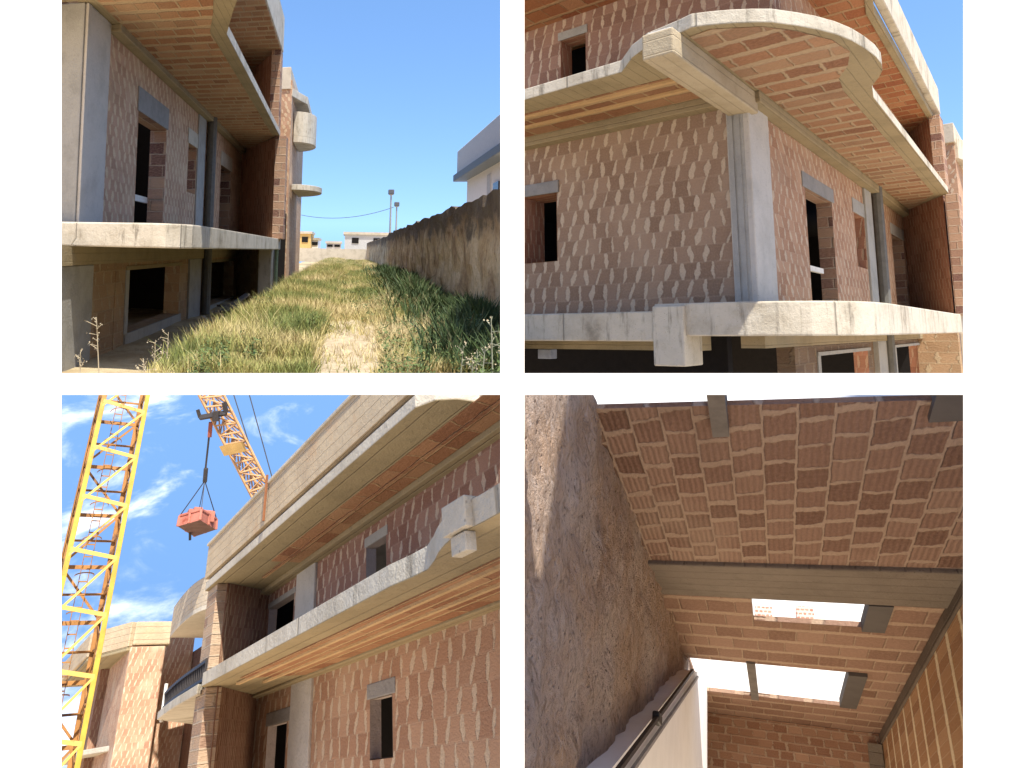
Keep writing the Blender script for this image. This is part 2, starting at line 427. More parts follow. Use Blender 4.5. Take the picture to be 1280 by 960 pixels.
def place1():
    F = F1; vf = -5.88; ve = -3.2; ws = 4.93; wt = 4.74; T = .43; B = -.04; ue = 36.4
    b = thing('unfinished_building', 'long unfinished brick building with raw concrete balcony slab beside the grassy yard', 'building', F.w((24, -5, -2.6)))
    P = lambda a, w, d: (a, vf - d * 1.8, w)
    d1 = (17.45, 20.4, .30, 3.45); w2 = (23.45, 24.75, 1.85, 3.5); d3 = (29.9, 32.6, .30, 3.5)
    MB(F).wall(P, 14.9, ue, 0, wt, [d1, w2, d3]).build('wall', M['brick1'], b)
    r = window(F, P, d1, b, M['quoin1'], lin=.62, over=.12)
    q = MB(F).box((17.5, -6.5, 1.25), (20.3, -6.4, 1.42)); q.build('crossbar', M['plank'], r)
    window(F, P, w2, b, M['quoin1'], lin=.5, over=.15, lmat='concrete')
    window(F, P, d3, b, M['quoin1'], lin=.6, over=.12, lmat='concrete')
    MB(F).box((13.45, -7.1, .2), (14.95, vf - .03, ws - .01)).build('column', M['concrete_grey'], b, bevel=.03)
    MB(F).box((13.5, vf - .029, .2), (14.95, vf + .05, ws - .01)).build('column_face', M['concrete_pale'], b, bevel=.02)
    MB(F).box((14.2, -12, .1), (14.5, -7.1, ws - .003)).build('wall', M['concrete_grey'], b)
    MB(F).box((13.9, -8.6, .1), (14.2, -7.9, ws - .004)).build('column', M['concrete_grey'], b, bevel=.02)
    MB(F).box((24.85, vf - .3, .2), (26.15, vf + .06, wt)).build('column', M['concrete_grey'], b, bevel=.02)
    MB(F).tube((26.6, vf + .22, -2.5), (26.6, vf + .22, ws), .2, 10).build('drain_pipe', M['pipe'], b)
    MB(F).box((14.95, vf - .2, wt + .003), (ue, vf + .3, ws - .004)).build('beam', M['concrete_olive'], b, bevel=.015)
    # first floor slab: straight along the yard, rounded towards the camera
    plan = [(32.4, ve), (14.4, ve), (13.75, ve - .08), (13.35, ve - .25), (13.1, ve - .5), (13.0, -3.95), (13.0, -12), (15.2, -12), (15.2, vf - .2), (36.6, vf - .2)]
    MB(F).prism(plan, B, T).build('slab', M['concrete_edge'], b, bevel=.03)
    # second floor slab with its brick soffit
    plan2 = [(31.6, ve - .12), (16.15, ve + .04), (14.8, -2.79), (13.85, -2.5), (13.0, -2.28), (12.6, -3.4), (11.6, -6), (9.8, -13), (13.4, -13), (13.4, vf - .2), (36.4, vf - .2)]
    MB(F).prism(plan2, ws, ws + .27).build('slab', M['concrete_edge'], b, bevel=.02)
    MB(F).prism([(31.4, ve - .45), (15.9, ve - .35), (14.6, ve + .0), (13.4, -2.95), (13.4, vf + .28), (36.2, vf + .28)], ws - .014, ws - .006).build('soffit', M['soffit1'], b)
    MB(F).box((11.2, -7.6, ws - .35), (13.2, -7.0, ws - .01)).build('beam', M['concrete_olive'], b, bevel=.015)
    MB(F).prism(plan2, ws - .005, ws - .001).build('soffit_plate', M['concrete_olive'], b)
    # upper storey
    MB(F).box((14, vf - .8, ws + .27), (ue, vf, 8.75)).build('wall', M['brick1'], b)
    MB(F).prism([(32, -3.42), (22, -3.42), (19.5, -3.1), (19.3, -13.5), (37, -13.5), (37, -6)][::-1], 8.75, 9.2).build('roof', M['soffit1'], b, bevel=.02)
    MB(F).band([(32.1, -3.36), (22, -3.36), (19.4, -3.05)], 8.8, 10.4, .3, (0, -1)).build('parapet', M['concrete_edge'], b, bevel=.03)
    # end wall of the recess with its quoined pier
    W_ = [(ue, vf - .3), (31.6, -3.5), (32.3, -3.5), (ue + .8, vf - .3), (ue + .8, -13), (ue, -13)]
    MB(F).prism(W_, T - .02, ws - .006).build('end_wall', M['brick1_recess'], b)
    MB(F).prism([(ue, vf - .3), (31.7, -3.75), (32.4, -3.75), (ue + .8, vf - .3), (ue + .8, -13), (ue, -13)], ws + .272, 8.745).build('end_wall', M['brick1_recess'], b)
    MB(F).box((31.3, -3.52, T - .02), (32.2, -2.98, ws - .01)).build('pier', M['quoin1'], b, bevel=.02)
    MB(F).box((31.35, -3.86, ws - .005), (32.3, -3.40, 8.8)).build('pier', M['quoin1'], b, bevel=.02)
    MB(F).box((32.3, -4.25, -2.8), (33.2, -3.62, -.05)).build('pier', M['concrete_edge'], b, bevel=.02)
    MB(F).tube((32.6, -3.4, -2.8), (32.6, -3.4, 0), .09, 8).build('drain_pipe', plain('green_pipe', (.20, .27, .17), .6), b)
    # ground floor under the slab
    gA = (17.25, 22.9, -2.2, -.62); gB = (27.7, 34.6, -2.35, -.62)
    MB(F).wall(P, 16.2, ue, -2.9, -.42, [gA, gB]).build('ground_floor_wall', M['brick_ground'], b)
    for h in (gA, gB):
        r = MB(F).reveal(P, h).build('window', M['brick_ground'], b)
        MB(F).box((h[0] - .25, vf - .2, h[3]), (h[1] + .25, vf + .03, h[3] + .1)).build('lintel', M['concrete_olive'], r)
        MB(F).box((h[0] - .25, vf - .2, h[2] - .7), (h[1] + .25, vf + .06, h[2])).build('sill', M['concrete_grey'], r)
        MB(F).box((h[0] - .3, vf - .2, h[2]), (h[0] - .02, vf + .03, h[3])).build('jamb', M['concrete_grey'], r)
    MB(F).box((12.6, -7.4, -3.2), (14.6, vf + .02, -.43)).build('column', M['concrete_grey'], b, bevel=.02)
    MB(F).box((14.6, vf - .7, -3.2), (16.2, vf - .02, -.43)).build('ground_floor_wall', M['brick_ground'], b)
    MB(F).box((12.4, vf - .6, -.42), (ue, vf + .12, B - .004)).build('beam', M['concrete_olive'], b)
    MB(F).box((24.2, vf - .3, -2.9), (26.2, vf + .08, -.43)).build('column', M['concrete_grey'], b, bevel=.02)
    MB(F).prism([(ue - .3, -13), (ue - .3, vf - .3), (32.5, -4.26), (33.1, -4.26), (ue + .5, vf - .3), (ue + .5, -13)], -2.9, -.05).build('end_wall', M['brick_ground'], b)
    # closed dark core, so that openings read as unlit rooms
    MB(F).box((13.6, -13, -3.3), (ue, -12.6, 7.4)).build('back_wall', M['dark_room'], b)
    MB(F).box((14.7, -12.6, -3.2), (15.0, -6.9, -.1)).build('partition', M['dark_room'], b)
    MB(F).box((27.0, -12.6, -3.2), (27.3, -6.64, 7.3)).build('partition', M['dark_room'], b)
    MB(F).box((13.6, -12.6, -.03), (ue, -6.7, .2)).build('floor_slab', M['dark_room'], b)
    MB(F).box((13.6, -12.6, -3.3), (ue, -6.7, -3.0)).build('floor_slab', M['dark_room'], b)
    # farther wing: block with cornice and two rounded balconies
    MB(F).box((45, -9, -2.6), (58, -4.02, 10.6)).build('wing_wall', M['brick1'], b)
    MB(F).box((44.9, -9, 10.0), (58, -4.12, 11.4)).build('wing_parapet', M['concrete'], b, bevel=.03)
    MB(F).prism([(58, -3.1), (48, -3.1), (45.2, -4.0), (45.2, -4.6), (58, -4.6)], 9.6, 10.1).build('cornice', M['concrete_edge'], b, bevel=.03)
    arc = lambda cu, cv, r, k=1.0: [(cu + r * math.cos(a) * k, cv + r * math.sin(a)) for a in [math.pi * i / 14 for i in range(15)]]
    c = arc(49, -3.95, 1.5, 1.6); MB(F).prism(c, 6.9, 7.3).build('round_balcony', M['concrete_edge'], b, bevel=.02)
    MB(F).band(c, 7.302, 8.9, .2, (0, -1)).build('balcony_parapet', M['concrete_edge'], b, bevel=.02)
    c = arc(49, -3.9, 2.0, 1.6); MB(F).prism(c, 3.75, 4.1).build('round_balcony', M['concrete_edge'], b, bevel=.02)
    MB(F).box((44.95, -4.75, -2.4), (45.02, -4.1, 2.2)).build('doorway', M['dark_room'], b)
    MB(F).box((37.5, -6.2, -2.6), (45, -5.4, 9.0)).build('wing_wall', M['brick1'], b)
    MB(F).box((38, -5.39, -2.6), (44.9, -4.6, -.05)).build('doorway', M['dark_room'], b)

    # ground
    g = MB(F); nu, nv = 90, 40
    def gz(u, v):
        e = -1.72 + .10 * mnoise.noise((u * .25, v * .3, 0)) + .05 * mnoise.noise((u * .9, v * .9, 4))
        k = min(1, max(0, (-2.55 - v) / 1.3)); e -= .75 * k * k * (3 - 2 * k)
        if u > 34: e += 0.0
        return e
    us = [7.2 + (i / nu) ** 2.2 * 150 for i in range(nu + 1)]; vs = [-9 + 14.5 * j / nv for j in range(nv + 1)]
    for i in range(nu):
        for j in range(nv):
            q = [(us[i], vs[j]), (us[i + 1], vs[j]), (us[i + 1], vs[j + 1]), (us[i], vs[j + 1])]
            g.face([(a, c, gz(a, c)) for a, c in q])
    m, t, bs = new_mat('earth'); o = t.node('ShaderNodeTexCoord').outputs['Object']
    n = t.noise(o, .8, 6, .65); n2 = t.noise(o, 7, 5, .7)
    col = t.mix(t.step(n, .38, .62), (.30, .23, .13), (.42, .35, .22)); col = t.mix(t.m('MULTIPLY', t.step(n2, .5, .75), .6), col, (.20, .16, .09))
    finish(t, bs, col, 1, n2, .06, 1)
    o = g.build('ground', m, smooth=True, cap=False); o['kind'] = 'structure'
    # bare trodden patch
    pts = [(9.0, -.40), (9.2, .45), (11.6, .70), (13.0, .62), (15.0, .82), (17.6, .75), (18.8, .15), (17.6, -.45), (15.0, -.40), (12.5, -.5)]
    g = MB(F)
    fine = []
    for i in range(len(pts)):
        a, c = pts[i], pts[(i + 1) % len(pts)]
        for k in range(6):
            s = k / 6; u = a[0] + (c[0] - a[0]) * s; v = a[1] + (c[1] - a[1]) * s
            fine.append((u + .25 * mnoise.noise((u * 2, v * 3, 1)), v + .14 * mnoise.noise((u * 2, v * 3, 8))))
    cu = sum(p[0] for p in fine) / len(fine); cv = sum(p[1] for p in fine) / len(fine)
    for i in range(len(fine)):
        a, c = fine[i], fine[(i + 1) % len(fine)]
        prev = (cu, cv, gz(cu, cv) + .05)
        A = [(cu + (a[0] - cu) * s, cv + (a[1] - cv) * s) for s in (.4, .75, 1)]; C = [(cu + (c[0] - cu) * s, cv + (c[1] - cv) * s) for s in (.4, .75, 1)]
        L = lambda p, e=.035: (p[0], p[1], gz(*p) + e)
        g.face([prev, L(A[0]), L(C[0])])
        for k in range(2): g.face([L(A[k]), L(A[k + 1], .035 if k == 0 else -.02), L(C[k + 1], .035 if k == 0 else -.02), L(C[k])])
    m, t, bs = new_mat('dry_dirt'); o = t.node('ShaderNodeTexCoord').outputs['Object']
    n = t.noise(o, 3, 6, .7); col = t.mix(t.step(n, .35, .7), (.47, .385, .26), (.32, .25, .155))
    finish(t, bs, col, 1, t.noise(o, 14, 5, .7), .05, 1)
    o = g.build('dirt_path', m, smooth=True); o['kind'] = 'structure'

    # grass: one mesh of blades
    rnd = random.Random(3)
    def inside(u, v):
        c = False; n = len(pts)
        for i in range(n):
            (x1, y1), (x2, y2) = pts[i], pts[(i + 1) % n]
            if (y1 > v) != (y2 > v) and u < (x2 - x1) * (v - y1) / (y2 - y1) + x1: c = not c
        return c
    def blades(n, pick, hh, wid, name, mat, label, cat):
        V = []; Fc = []; UVs = []; base = F.w((20, 0, -1.8))
        k = 0
        for _ in range(n):
            r = pick()
            if r is None: continue
            u, v, h, hue = r
            q = F.w((u, v, gz(u, v) - .05)); x_ = PPX + FPX * q.x / q.y
            if x_ < -100 or x_ > 634 or PPY - FPX * q.z / q.y > 476: continue
            z = gz(u, v) - .02; a = rnd.uniform(0, 6.283); s = h * rnd.uniform(.5, 1.2) * hh; w = wid * rnd.uniform(.6, 1.4) * (1 + u * .018)
            dx, dy = math.cos(a) * w, math.sin(a) * w; lx, ly = rnd.gauss(0, .42) * s, rnd.gauss(0, .42) * s
            p = [(u - dx, v - dy, z), (u + dx, v + dy, z), (u + dx * .7 + lx * .45, v + dy * .7 + ly * .45, z + s * .6), (u - dx * .7 + lx * .45, v - dy * .7 + ly * .45, z + s * .6), (u + lx, v + ly, z + s)]
            tp = F.w(p[4])
            if PPX + FPX * tp.x / tp.y > 636: k -= 0; continue
            V += [F.w(q) - base for q in p]; Fc += [[k, k + 1, k + 2, k + 3], [k + 3, k + 2, k + 4]]; k += 5
            c = (hue, rnd.random()); UVs += [c] * 7
        me = bpy.data.meshes.new(name); me.from_pydata(V, [], Fc); uvl = me.uv_layers.new(name='UVMap')
        flat = [q for c in UVs for q in c]; uvl.data.foreach_set('uv', flat)
        me.materials.append(mat); o = bpy.data.objects.new(name, me); COL.objects.link(o); o.location = base
        return tag(o, label, cat, kind='stuff')
    m, t, bs = new_mat('grass'); x, y, _ = t.sep(t.node('ShaderNodeUVMap').outputs[0])
    col = t.ramp(x, [(0, (.12, .16, .035)), (.35, (.25, .25, .065)), (.6, (.44, .36, .14)), (1, (.58, .47, .25))])
    col = t.mix(t.m('MULTIPLY', y, .45), col, t.mix(.5, col, (.45, .40, .22)))
    finish(t, bs, col, .8)
    def hue(u, v):
        h = .32 + 1.2 * mnoise.noise((u * .28, v * .55, 2)) + .35 * mnoise.noise((u * 1.1, v * 1.6, 6))
        if v > -.5 and u < 26: h += .30
        if u > 45: h += .2
        return min(1, max(0, h + rnd.gauss(0, .13)))
    def pick_a():
        u = 8.2 + rnd.random() ** 1.9 * 100; v = rnd.uniform(-3.3 if u < 22 else -3.7, 3.6)
        if u < 9.2 and rnd.random() < .3: return None
        if inside(u, v + .22 * mnoise.noise((u * 1.6, v * 2.2, 5))) and rnd.random() < .95 - .25 * (mnoise.noise((u * 2, v * 3, 11)) > .1): return None
        if v < -2.4 and rnd.random() < .6 and u < 33: return None
        d = mnoise.noise((u * .5, v * .7, 9)) + .6 * max(0, mnoise.noise((u * 1.4, v * 1.9, 12)))
        if d < -.28 and rnd.random() < .55: return None
        return u, v, .13 + .30 * max(0, d) + (.20 if v < -.4 and u > 11 else 0) + min(.35, u * .007), hue(u, v)
    blades(230000, pick_a, .80, .0065, 'grass', m, 'wild yellow-green grass covering the yard between building and stone wall', 'grass')
    m2, t, bs = new_mat('weeds'); x, y, _ = t.sep(t.node('ShaderNodeUVMap').outputs[0])
    finish(t, bs, t.ramp(x, [(0, (.03, .05, .02)), (.5, (.06, .095, .03)), (1, (.22, .18, .10))]), .7)
    def pick_b():
        u = 8.5 + rnd.random() ** 1.5 * 45; v = 3.55 - abs(rnd.gauss(0, .75)) - (.2 if u < 14 else 0)
        if v < 1.2: return None
        d = mnoise.noise((u * .6, v, 19))
        if d < -.2: return None
        return u, v, .35 + .55 * max(0, d + .1), min(1, max(0, .3 + rnd.gauss(0, .2) + .5 * mnoise.noise((u, v, 3))))
    blades(34000, pick_b, 1.25, .022, 'weeds', m2, 'dark bushy weeds growing along the foot of the stone wall', 'weeds')

    # dry seed stalks and leafy weeds breaking up the grass
    def pick_c():
        u = 9.0 + rnd.random() ** 1.6 * 60; v = rnd.uniform(-3.0, 3.3)
        d = mnoise.noise((u * .45, v * .8, 29))
        if d < .05 or inside(u, v): return None
        return u, v, .38 + .35 * d, min(1, max(0, .75 + rnd.gauss(0, .15)))
    blades(15000, pick_c, 1.0, .0045, 'dry_stalks', m, 'thin straw-coloured seed stalks standing above the grass', 'grass')
    def leaves(n, name, mat, label):
        V = []; Fc = []; UVs = []; base = F.w((20, 0, -1.8)); k = 0
        while n > 0:
            u = 9.0 + rnd.random() ** 1.7 * 40; v = rnd.uniform(-2.8, 3.4)
            if inside(u, v) or mnoise.noise((u * .35, v * .6, 41)) < -.02 - (.3 if v > 2 else 0): n -= 3; continue
            H = rnd.uniform(.12, .42) * (1.5 if v > 2.2 else 1); hue = rnd.gauss(.3, .2)
            for _ in range(rnd.randint(14, 34)):
                s = rnd.random(); r_ = .22 * (1 - s * .6); a_ = rnd.uniform(0, 6.283)
                c = Vector((u + r_ * math.cos(a_) * rnd.random(), v + r_ * math.sin(a_) * rnd.random(), gz(u, v) + s * H)); l = rnd.uniform(.018, .05)
                q = F.w(c); x_ = PPX + FPX * q.x / q.y
                if x_ < -100 or x_ > 632 or PPY - FPX * q.z / q.y > 474: continue
                X = Vector((rnd.gauss(0, 1), rnd.gauss(0, 1), rnd.gauss(0, .6))).normalized() * l; Y = X.cross(Vector((rnd.gauss(0, .4), rnd.gauss(0, .4), 1))).normalized() * l * .4
                V += [F.w(c - X) - base, F.w(c + Y) - base, F.w(c + X) - base, F.w(c - Y) - base]; Fc.append([k, k + 1, k + 2, k + 3]); k += 4
                UVs += [(min(1, max(0, hue + rnd.gauss(0, .08))), rnd.random())] * 4
            n -= 25
        me = bpy.data.meshes.new(name); me.from_pydata(V, [], Fc); uvl = me.uv_layers.new(name='UVMap')
        uvl.data.foreach_set('uv', [q for c in UVs for q in c]); me.materials.append(mat)
        o = bpy.data.objects.new(name, me); COL.objects.link(o); o.location = base; tag(o, label, 'weeds', kind='stuff')
    m3, t, bs = new_mat('leafy'); x, y, _ = t.sep(t.node('ShaderNodeUVMap').outputs[0])
    finish(t, bs, t.ramp(x, [(0, (.05, .085, .025)), (.5, (.12, .16, .05)), (1, (.26, .24, .10))]), .6)
    leaves(42000, 'leafy_weeds', m3, 'low leafy green weeds growing in clumps through the yard grass')

    # old stone boundary wall, uneven top
    g = MB(F); vw = 3.62; n = 150
    us = [9 + (i / n) ** 1.7 * 112 for i in range(n + 1)]
    def top(u): return 1.42 + .16 * mnoise.noise((u * .5, 0, 3)) + .07 * mnoise.noise((u * 1.9, 1, 3)) + (.0 if u < 60 else -.2)
    def vv(u, w): return vw + .10 * mnoise.noise((u * .6, w * 1.2, 5)) + .07 * mnoise.noise((u * 2.2, w * 3, 2))
    for i in range(n):
        a, c = us[i], us[i + 1]; hs = 12
        for j in range(hs):
            za = [-2.0 + (top(a) + 2.0) * k / hs for k in (j, j + 1)]; zc = [-2.0 + (top(c) + 2.0) * k / hs for k in (j, j + 1)]
            g.face([(a, vv(a, za[0]), za[0]), (c, vv(c, zc[0]), zc[0]), (c, vv(c, zc[1]), zc[1]), (a, vv(a, za[1]), za[1])])
        g.face([(a, vv(a, top(a)), top(a)), (c, vv(c, top(c)), top(c)), (c, vw + .55, top(c) - .03), (a, vw + .55, top(a) - .03)])
        g.face([(a, vw + .55, -2), (c, vw + .55, -2), (c, vw + .55, top(c) - .03), (a, vw + .55, top(a) - .03)])
    g.face([(us[0], vw, -2), (us[0], vw + .55, -2), (us[0], vw + .55, top(us[0])), (us[0], vw, top(us[0]))])
    m, t, bs = new_mat('old_stone'); o = t.node('ShaderNodeTexCoord').outputs['Object']; x, y, _ = t.sep(t.node('ShaderNodeUVMap').outputs[0])
    n1 = t.noise(t.comb(t.m('MULTIPLY', x, .55), t.m('MULTIPLY', y, .5), 0), 1.6, 7, .66, dist=.5); n2 = t.noise(o, 7, 6, .72); n3 = t.noise(t.comb(x, t.m('MULTIPLY', y, .6), 3), .42, 4, .6)
    c = t.ramp(n1, [(.32, (.20, .13, .07)), (.45, (.40, .28, .16)), (.54, (.56, .42, .25)), (.70, (.70, .57, .37))])
    c = t.mix(t.m('MULTIPLY', t.step(n3, .50, .66), .75), c, (.72, .59, .39))
    # lichen-black crust creeping down from the coping
    crust = t.step(t.m('ADD', y, t.m('MULTIPLY', t.m('SUBTRACT', n1, .5), 3.4)), .35, 1.0)
    c = t.mix(t.m('MULTIPLY', crust, .85), c, (.055, .042, .032))
    c = t.mix(t.m('MULTIPLY', t.step(n2, .5, .72), .55), c, (.10, .07, .045))
    finish(t, bs, c, .95, t.m('ADD', t.m('MULTIPLY', n1, 1.2), t.m('MULTIPLY', n2, .8)), .10, 1.0)
    tag(g.build('stone_wall', m), 'tall weathered tuff stone boundary wall with blackened top running back along the yard', 'wall')
    g = MB(F); g.box((118, -22, -2), (119, 3.7, .2)); tag(g.build('end_wall', M['concrete']), 'low pale wall closing the far end of the grassy yard', 'wall')

    # white house beyond the stone wall
    p = F.on(571, 218, 'v', 8.5); u1 = p.x
    h = thing('white_house', 'white house with a wide grey roof fascia rising behind the stone wall', 'house', F.w((u1 - 8, 11, -2)))
    z0 = p.z; z1 = F.on(571, 190, 'v', 8.5).z
    MB(F).box((9, 8.5, z0), (u1, 16, z1)).build('roof', plain('grey_fascia', (.58, .57, .54), .7, .1), h, bevel=.05)
    MB(F).box((9, 8.3, z0 - .5), (u1 + .5, 16, z0 - .004)).build('gutter', plain('grey_gutter', (.16, .18, .19), .6, .1), h, bevel=.05)
    MB(F).box((9, 9.2, -2), (u1 - .6, 16, z0 - .5)).build('wall', M['white_plaster'], h)
    MB(F).box((u1 - 9.5, 9.14, z0 - 3.2), (u1 - 8.4, 9.25, z0 - .9)).build('shutter', plain('shutter', (.55, .55, .54)), h)
    MB(F).box((u1 - 12, 9.1, z0 - 3.8), (u1 - 10.5, 9.24, z0 - 1.6)).build('window', plain('window_dark', (.05, .05, .055), .2), h)
    # far houses
    def far(name, label, x0, x1, y0, mat, dep, wins=0, yb=330):
        a = F.at(x0, y0, dep); c = F.at(x1, y0, dep)
        h = thing(name, label, 'house', F.w((a.x, (a.y + c.y) / 2, -2)))
        MB(F).box((a.x, a.y, -2), (a.x + 14, c.y, a.z)).build('wall', mat, h)
        MB(F).box((a.x - .3, a.y - .3, a.z), (a.x + 14, c.y + .3, a.z + .5)).build('roof', M['concrete'], h)
        for k in range(wins):
            f = (k + .5) / wins; v = a.y + (c.y - a.y) * f
            MB(F).box((a.x - .12, v - .7, a.z * .45), (a.x, v + .7, a.z * .8)).build('window', M['dark_room'], h)
        return h
    far('yellow_house', 'small yellow house with flat roof far behind the yard', 374, 389, 292, plain('yellow_plaster', (.62, .42, .16), .9), 150, 1)
    far('white_house', 'low white house half hidden next to the yellow house at the end of the yard', 389, 398, 300, M['white_plaster'], 155, 1)
    far('grey_house', 'wide pale grey flat-roofed building far behind the yard beside the stone wall', 431, 484, 293, plain('grey_plaster', (.50, .50, .49), .9), 140, 2)
    far('low_house', 'tiny pale house in the distance between the yellow and the grey house', 408, 426, 304, plain('beige_plaster', (.55, .50, .44), .9), 170, 2)
    # lamp posts
    def lamp(x, yt, yb, dep, label):
        a = F.at(x, yt, dep); c = F.at(x + 5, yb + 40, dep)
        o = thing('street_lamp', label, 'lamp post', F.w((a.x, a.y, c.z)), 'lamp posts behind the stone wall')
        MB(F).tube((a.x, a.y, c.z), (a.x, a.y, a.z), .16, 8, .09).build('pole', plain('galvanised', (.28, .29, .30), .5), o)
        MB(F).box((a.x - .3, a.y - .35, a.z - .1), (a.x + .3, a.y + .35, a.z + .45)).build('lamp_head', plain('lamp_grey', (.10, .11, .13), .5), o, bevel=.08)
        MB(F).box((a.x - .2, a.y - .25, a.z - .18), (a.x + .2, a.y + .25, a.z - .1)).build('lamp_glass', plain('lamp_glass', (.5, .5, .48), .2), o, bevel=.05)
    lamp(489, 242, 288, 80, 'taller grey street lamp with dark head behind the stone wall')
    lamp(496, 257, 290, 92, 'shorter street lamp just right of the taller one behind the stone wall')
    g = MB(F)
    A = F.at(365, 266, 95); C = F.at(492, 259, 88); last = None
    for i in range(13):
        s = i / 12; p = A.lerp(C, s); p.z -= 1.0 * 4 * s * (1 - s)
        if last: g.tube(last, p, .035, 5)
        last = p
    tag(g.build('overhead_cable', plain('cable', (.08, .08, .09))), 'thin overhead cable sagging between building and street lamp', 'cable')

    # rubble and boards by the basement windows
    mr = concrete('rubble', (.33, .29, .22), (.18, .16, .12), 2, False)
    for i, (u, v, s) in enumerate([(25.5, -4.9, .22), (27.2, -4.6, .3), (29.0, -4.8, .25), (30.5, -4.4, .2), (23.5, -5.0, .16), (31.6, -4.1, .28), (20.2, -3.9, .2), (21.2, -3.6, .26), (22.4, -3.5, .2)]):
        g = MB(F); bmv = []
        n = 9
        for k in range(n):
            a = 6.283 * k / n; bmv.append((u + math.cos(a) * s * rnd.uniform(.7, 1.3), v + math.sin(a) * s * rnd.uniform(.7, 1.3)))
        z = gz(u, v); tp = [(u + (p[0] - u) * .6, v + (p[1] - v) * .6, z + s * rnd.uniform(.7, 1.2)) for p in bmv]
        bt = [(p[0], p[1], z - .05) for p in bmv]
        for k in range(n): g.face([bt[k], bt[(k + 1) % n], tp[(k + 1) % n], tp[k]])
        g.poly(tp)
        tag(g.build('rubble_lump', mr, bevel=.02), 'grey lump of rubble lying in the shade below the basement windows' if i < 6 else 'pale lump of rubble at the edge of the grass', 'rubble', 'rubble in the shade' if i < 6 else 'rubble by the grass')
    g = MB(F); g.bar((24.8, -4.6, -2.25), (28.6, -4.2, -1.85), .22, .08); g.bar((25.6, -4.9, -2.1), (27.8, -3.9, -2.2), .2, .07)
    tag(g.build('broken_boards', plain('old_wood', (.10, .09, .08), .9, .3)), 'dark broken boards lying against the wall under the second basement window', 'boards')

    # tall dry stalks at the front
    ms = plain('dry_stalk', (.42, .36, .24), .9, .2); ml = plain('dry_seed', (.36, .30, .20), .9, .2); mg = plain('grey_stalk', (.33, .34, .24), .9, .2)
    def stalk(px, py, top, dep, label, n, mat, mleaf, group):
        a = F.at(px, py, dep); c = F.at(px + rnd.uniform(-4, 6), top, dep)
        base = (a.x, a.y, gz(a.x, a.y) - .03 if py < 440 else a.z)
        o = thing('dry_weed', label, 'weed', F.w(base), group)
        st = MB(F); st.tube(base, (c.x, c.y, c.z), .011, 5, .005); lf = MB(F)
        H = c.z - base[2]
        for k in range(n):
            s = .45 + .55 * k / n; p = Vector(base).lerp(c, s); q = p + Vector((rnd.gauss(0, .05), rnd.gauss(0, .09), rnd.uniform(.02, .1))) * (1.15 - s * .5)
            st.tube(p, q, .005, 4)
            for _ in range(3):
                e = q + Vector((rnd.gauss(0, .02), rnd.gauss(0, .02), rnd.gauss(0, .02))); r = rnd.uniform(.007, .018)
                X = Vector((rnd.gauss(0, 1), rnd.gauss(0, 1), rnd.gauss(0, 1))).normalized() * r; Y = X.orthogonal().normalized() * r
                lf.face([e - X, e + Y, e + X, e - Y]); lf.face([e - X, e + Y * .2 + X.cross(Y) * 20 * r, e + X])
        st.build('stem', mat, o, cap=False); lf.build('seed_heads', mleaf, o, cap=False)
    L = 'tall pale dry weed stalk with seed heads in front of the basement wall'
    stalk(124, 475, 397, 10.2, 'tallest dry weed with pale seed heads in front of the shaded ground floor', 12, ms, ml, 'dry weeds at lower left')
    for x, y, d in ((100, 440, 9.6), (192, 425, 10.4), (207, 415, 11), (180, 452, 9.5)): stalk(x, 478, y, d, 'thin dry weed stalk standing at the edge of the building pit', 8, ms, ml, 'dry weeds at lower left')
    for x, y, d in ((612, 395, 9.4), (620, 412, 9.2), (598, 432, 9.5), (590, 440, 9.8), (571, 432, 10), (585, 450, 9.6)): stalk(x + 4, 478, y, d, 'grey dry weed stalk in front of the stone wall at the corner', 7, mg, ml, 'dry weeds by the stone wall')
place1()

# ================================================================== upper right: the corner of the building
F2 = Frame((0.6006, 0.7911, -0.1162), (-0.7663, 0.6348, -0.0991), (-0.0046, 0.1488, 0.9889), (642, -420, 1420, 479))
M['brick2'] = brick('brick2', .235, .24, T_brn, (.55, .425, .30), jv=.27, jh=.05, lean=.5, dirt=.3, drop=.86, rowr=.6)
M['brick2_upper'] = brick('brick2_upper', .20, .22, [(.20, .11, .075), (.255, .145, .10), (.31, .19, .135)], (.53, .40, .29), jv=.24, jh=.05, lean=.5, dirt=.2, drop=.86, rowr=.6)
M['brick2_side'] = brick('brick2_side', .30, .17, T_pink, (.54, .41, .29), jv=.27, jh=.04, lean=.6, dirt=.35, drop=.86, rowr=.6)
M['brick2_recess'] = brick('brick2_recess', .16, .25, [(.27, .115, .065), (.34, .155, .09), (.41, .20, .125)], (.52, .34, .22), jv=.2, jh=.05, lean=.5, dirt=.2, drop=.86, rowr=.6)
M['quoin2'] = brick('quoin2', .5, .19, [(.13, .06, .05), (.33, .20, .13), (.40, .26, .17)], (.5, .38, .28), jv=.03, jh=.05, lean=0, dirt=.15, wob=.05, jvar=.02, drop=0)
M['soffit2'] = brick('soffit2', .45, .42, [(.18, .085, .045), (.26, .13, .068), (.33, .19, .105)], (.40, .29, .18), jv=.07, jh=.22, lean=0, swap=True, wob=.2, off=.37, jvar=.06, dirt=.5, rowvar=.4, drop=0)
M['soffit2_roof'] = brick('soffit2_roof', .36, .42, [(.22, .07, .03), (.30, .12, .05), (.36, .18, .09)], (.40, .25, .13), jv=.05, jh=.12, lean=0, swap=True, wob=.15, off=.37, jvar=.06, dirt=.3, drop=0)
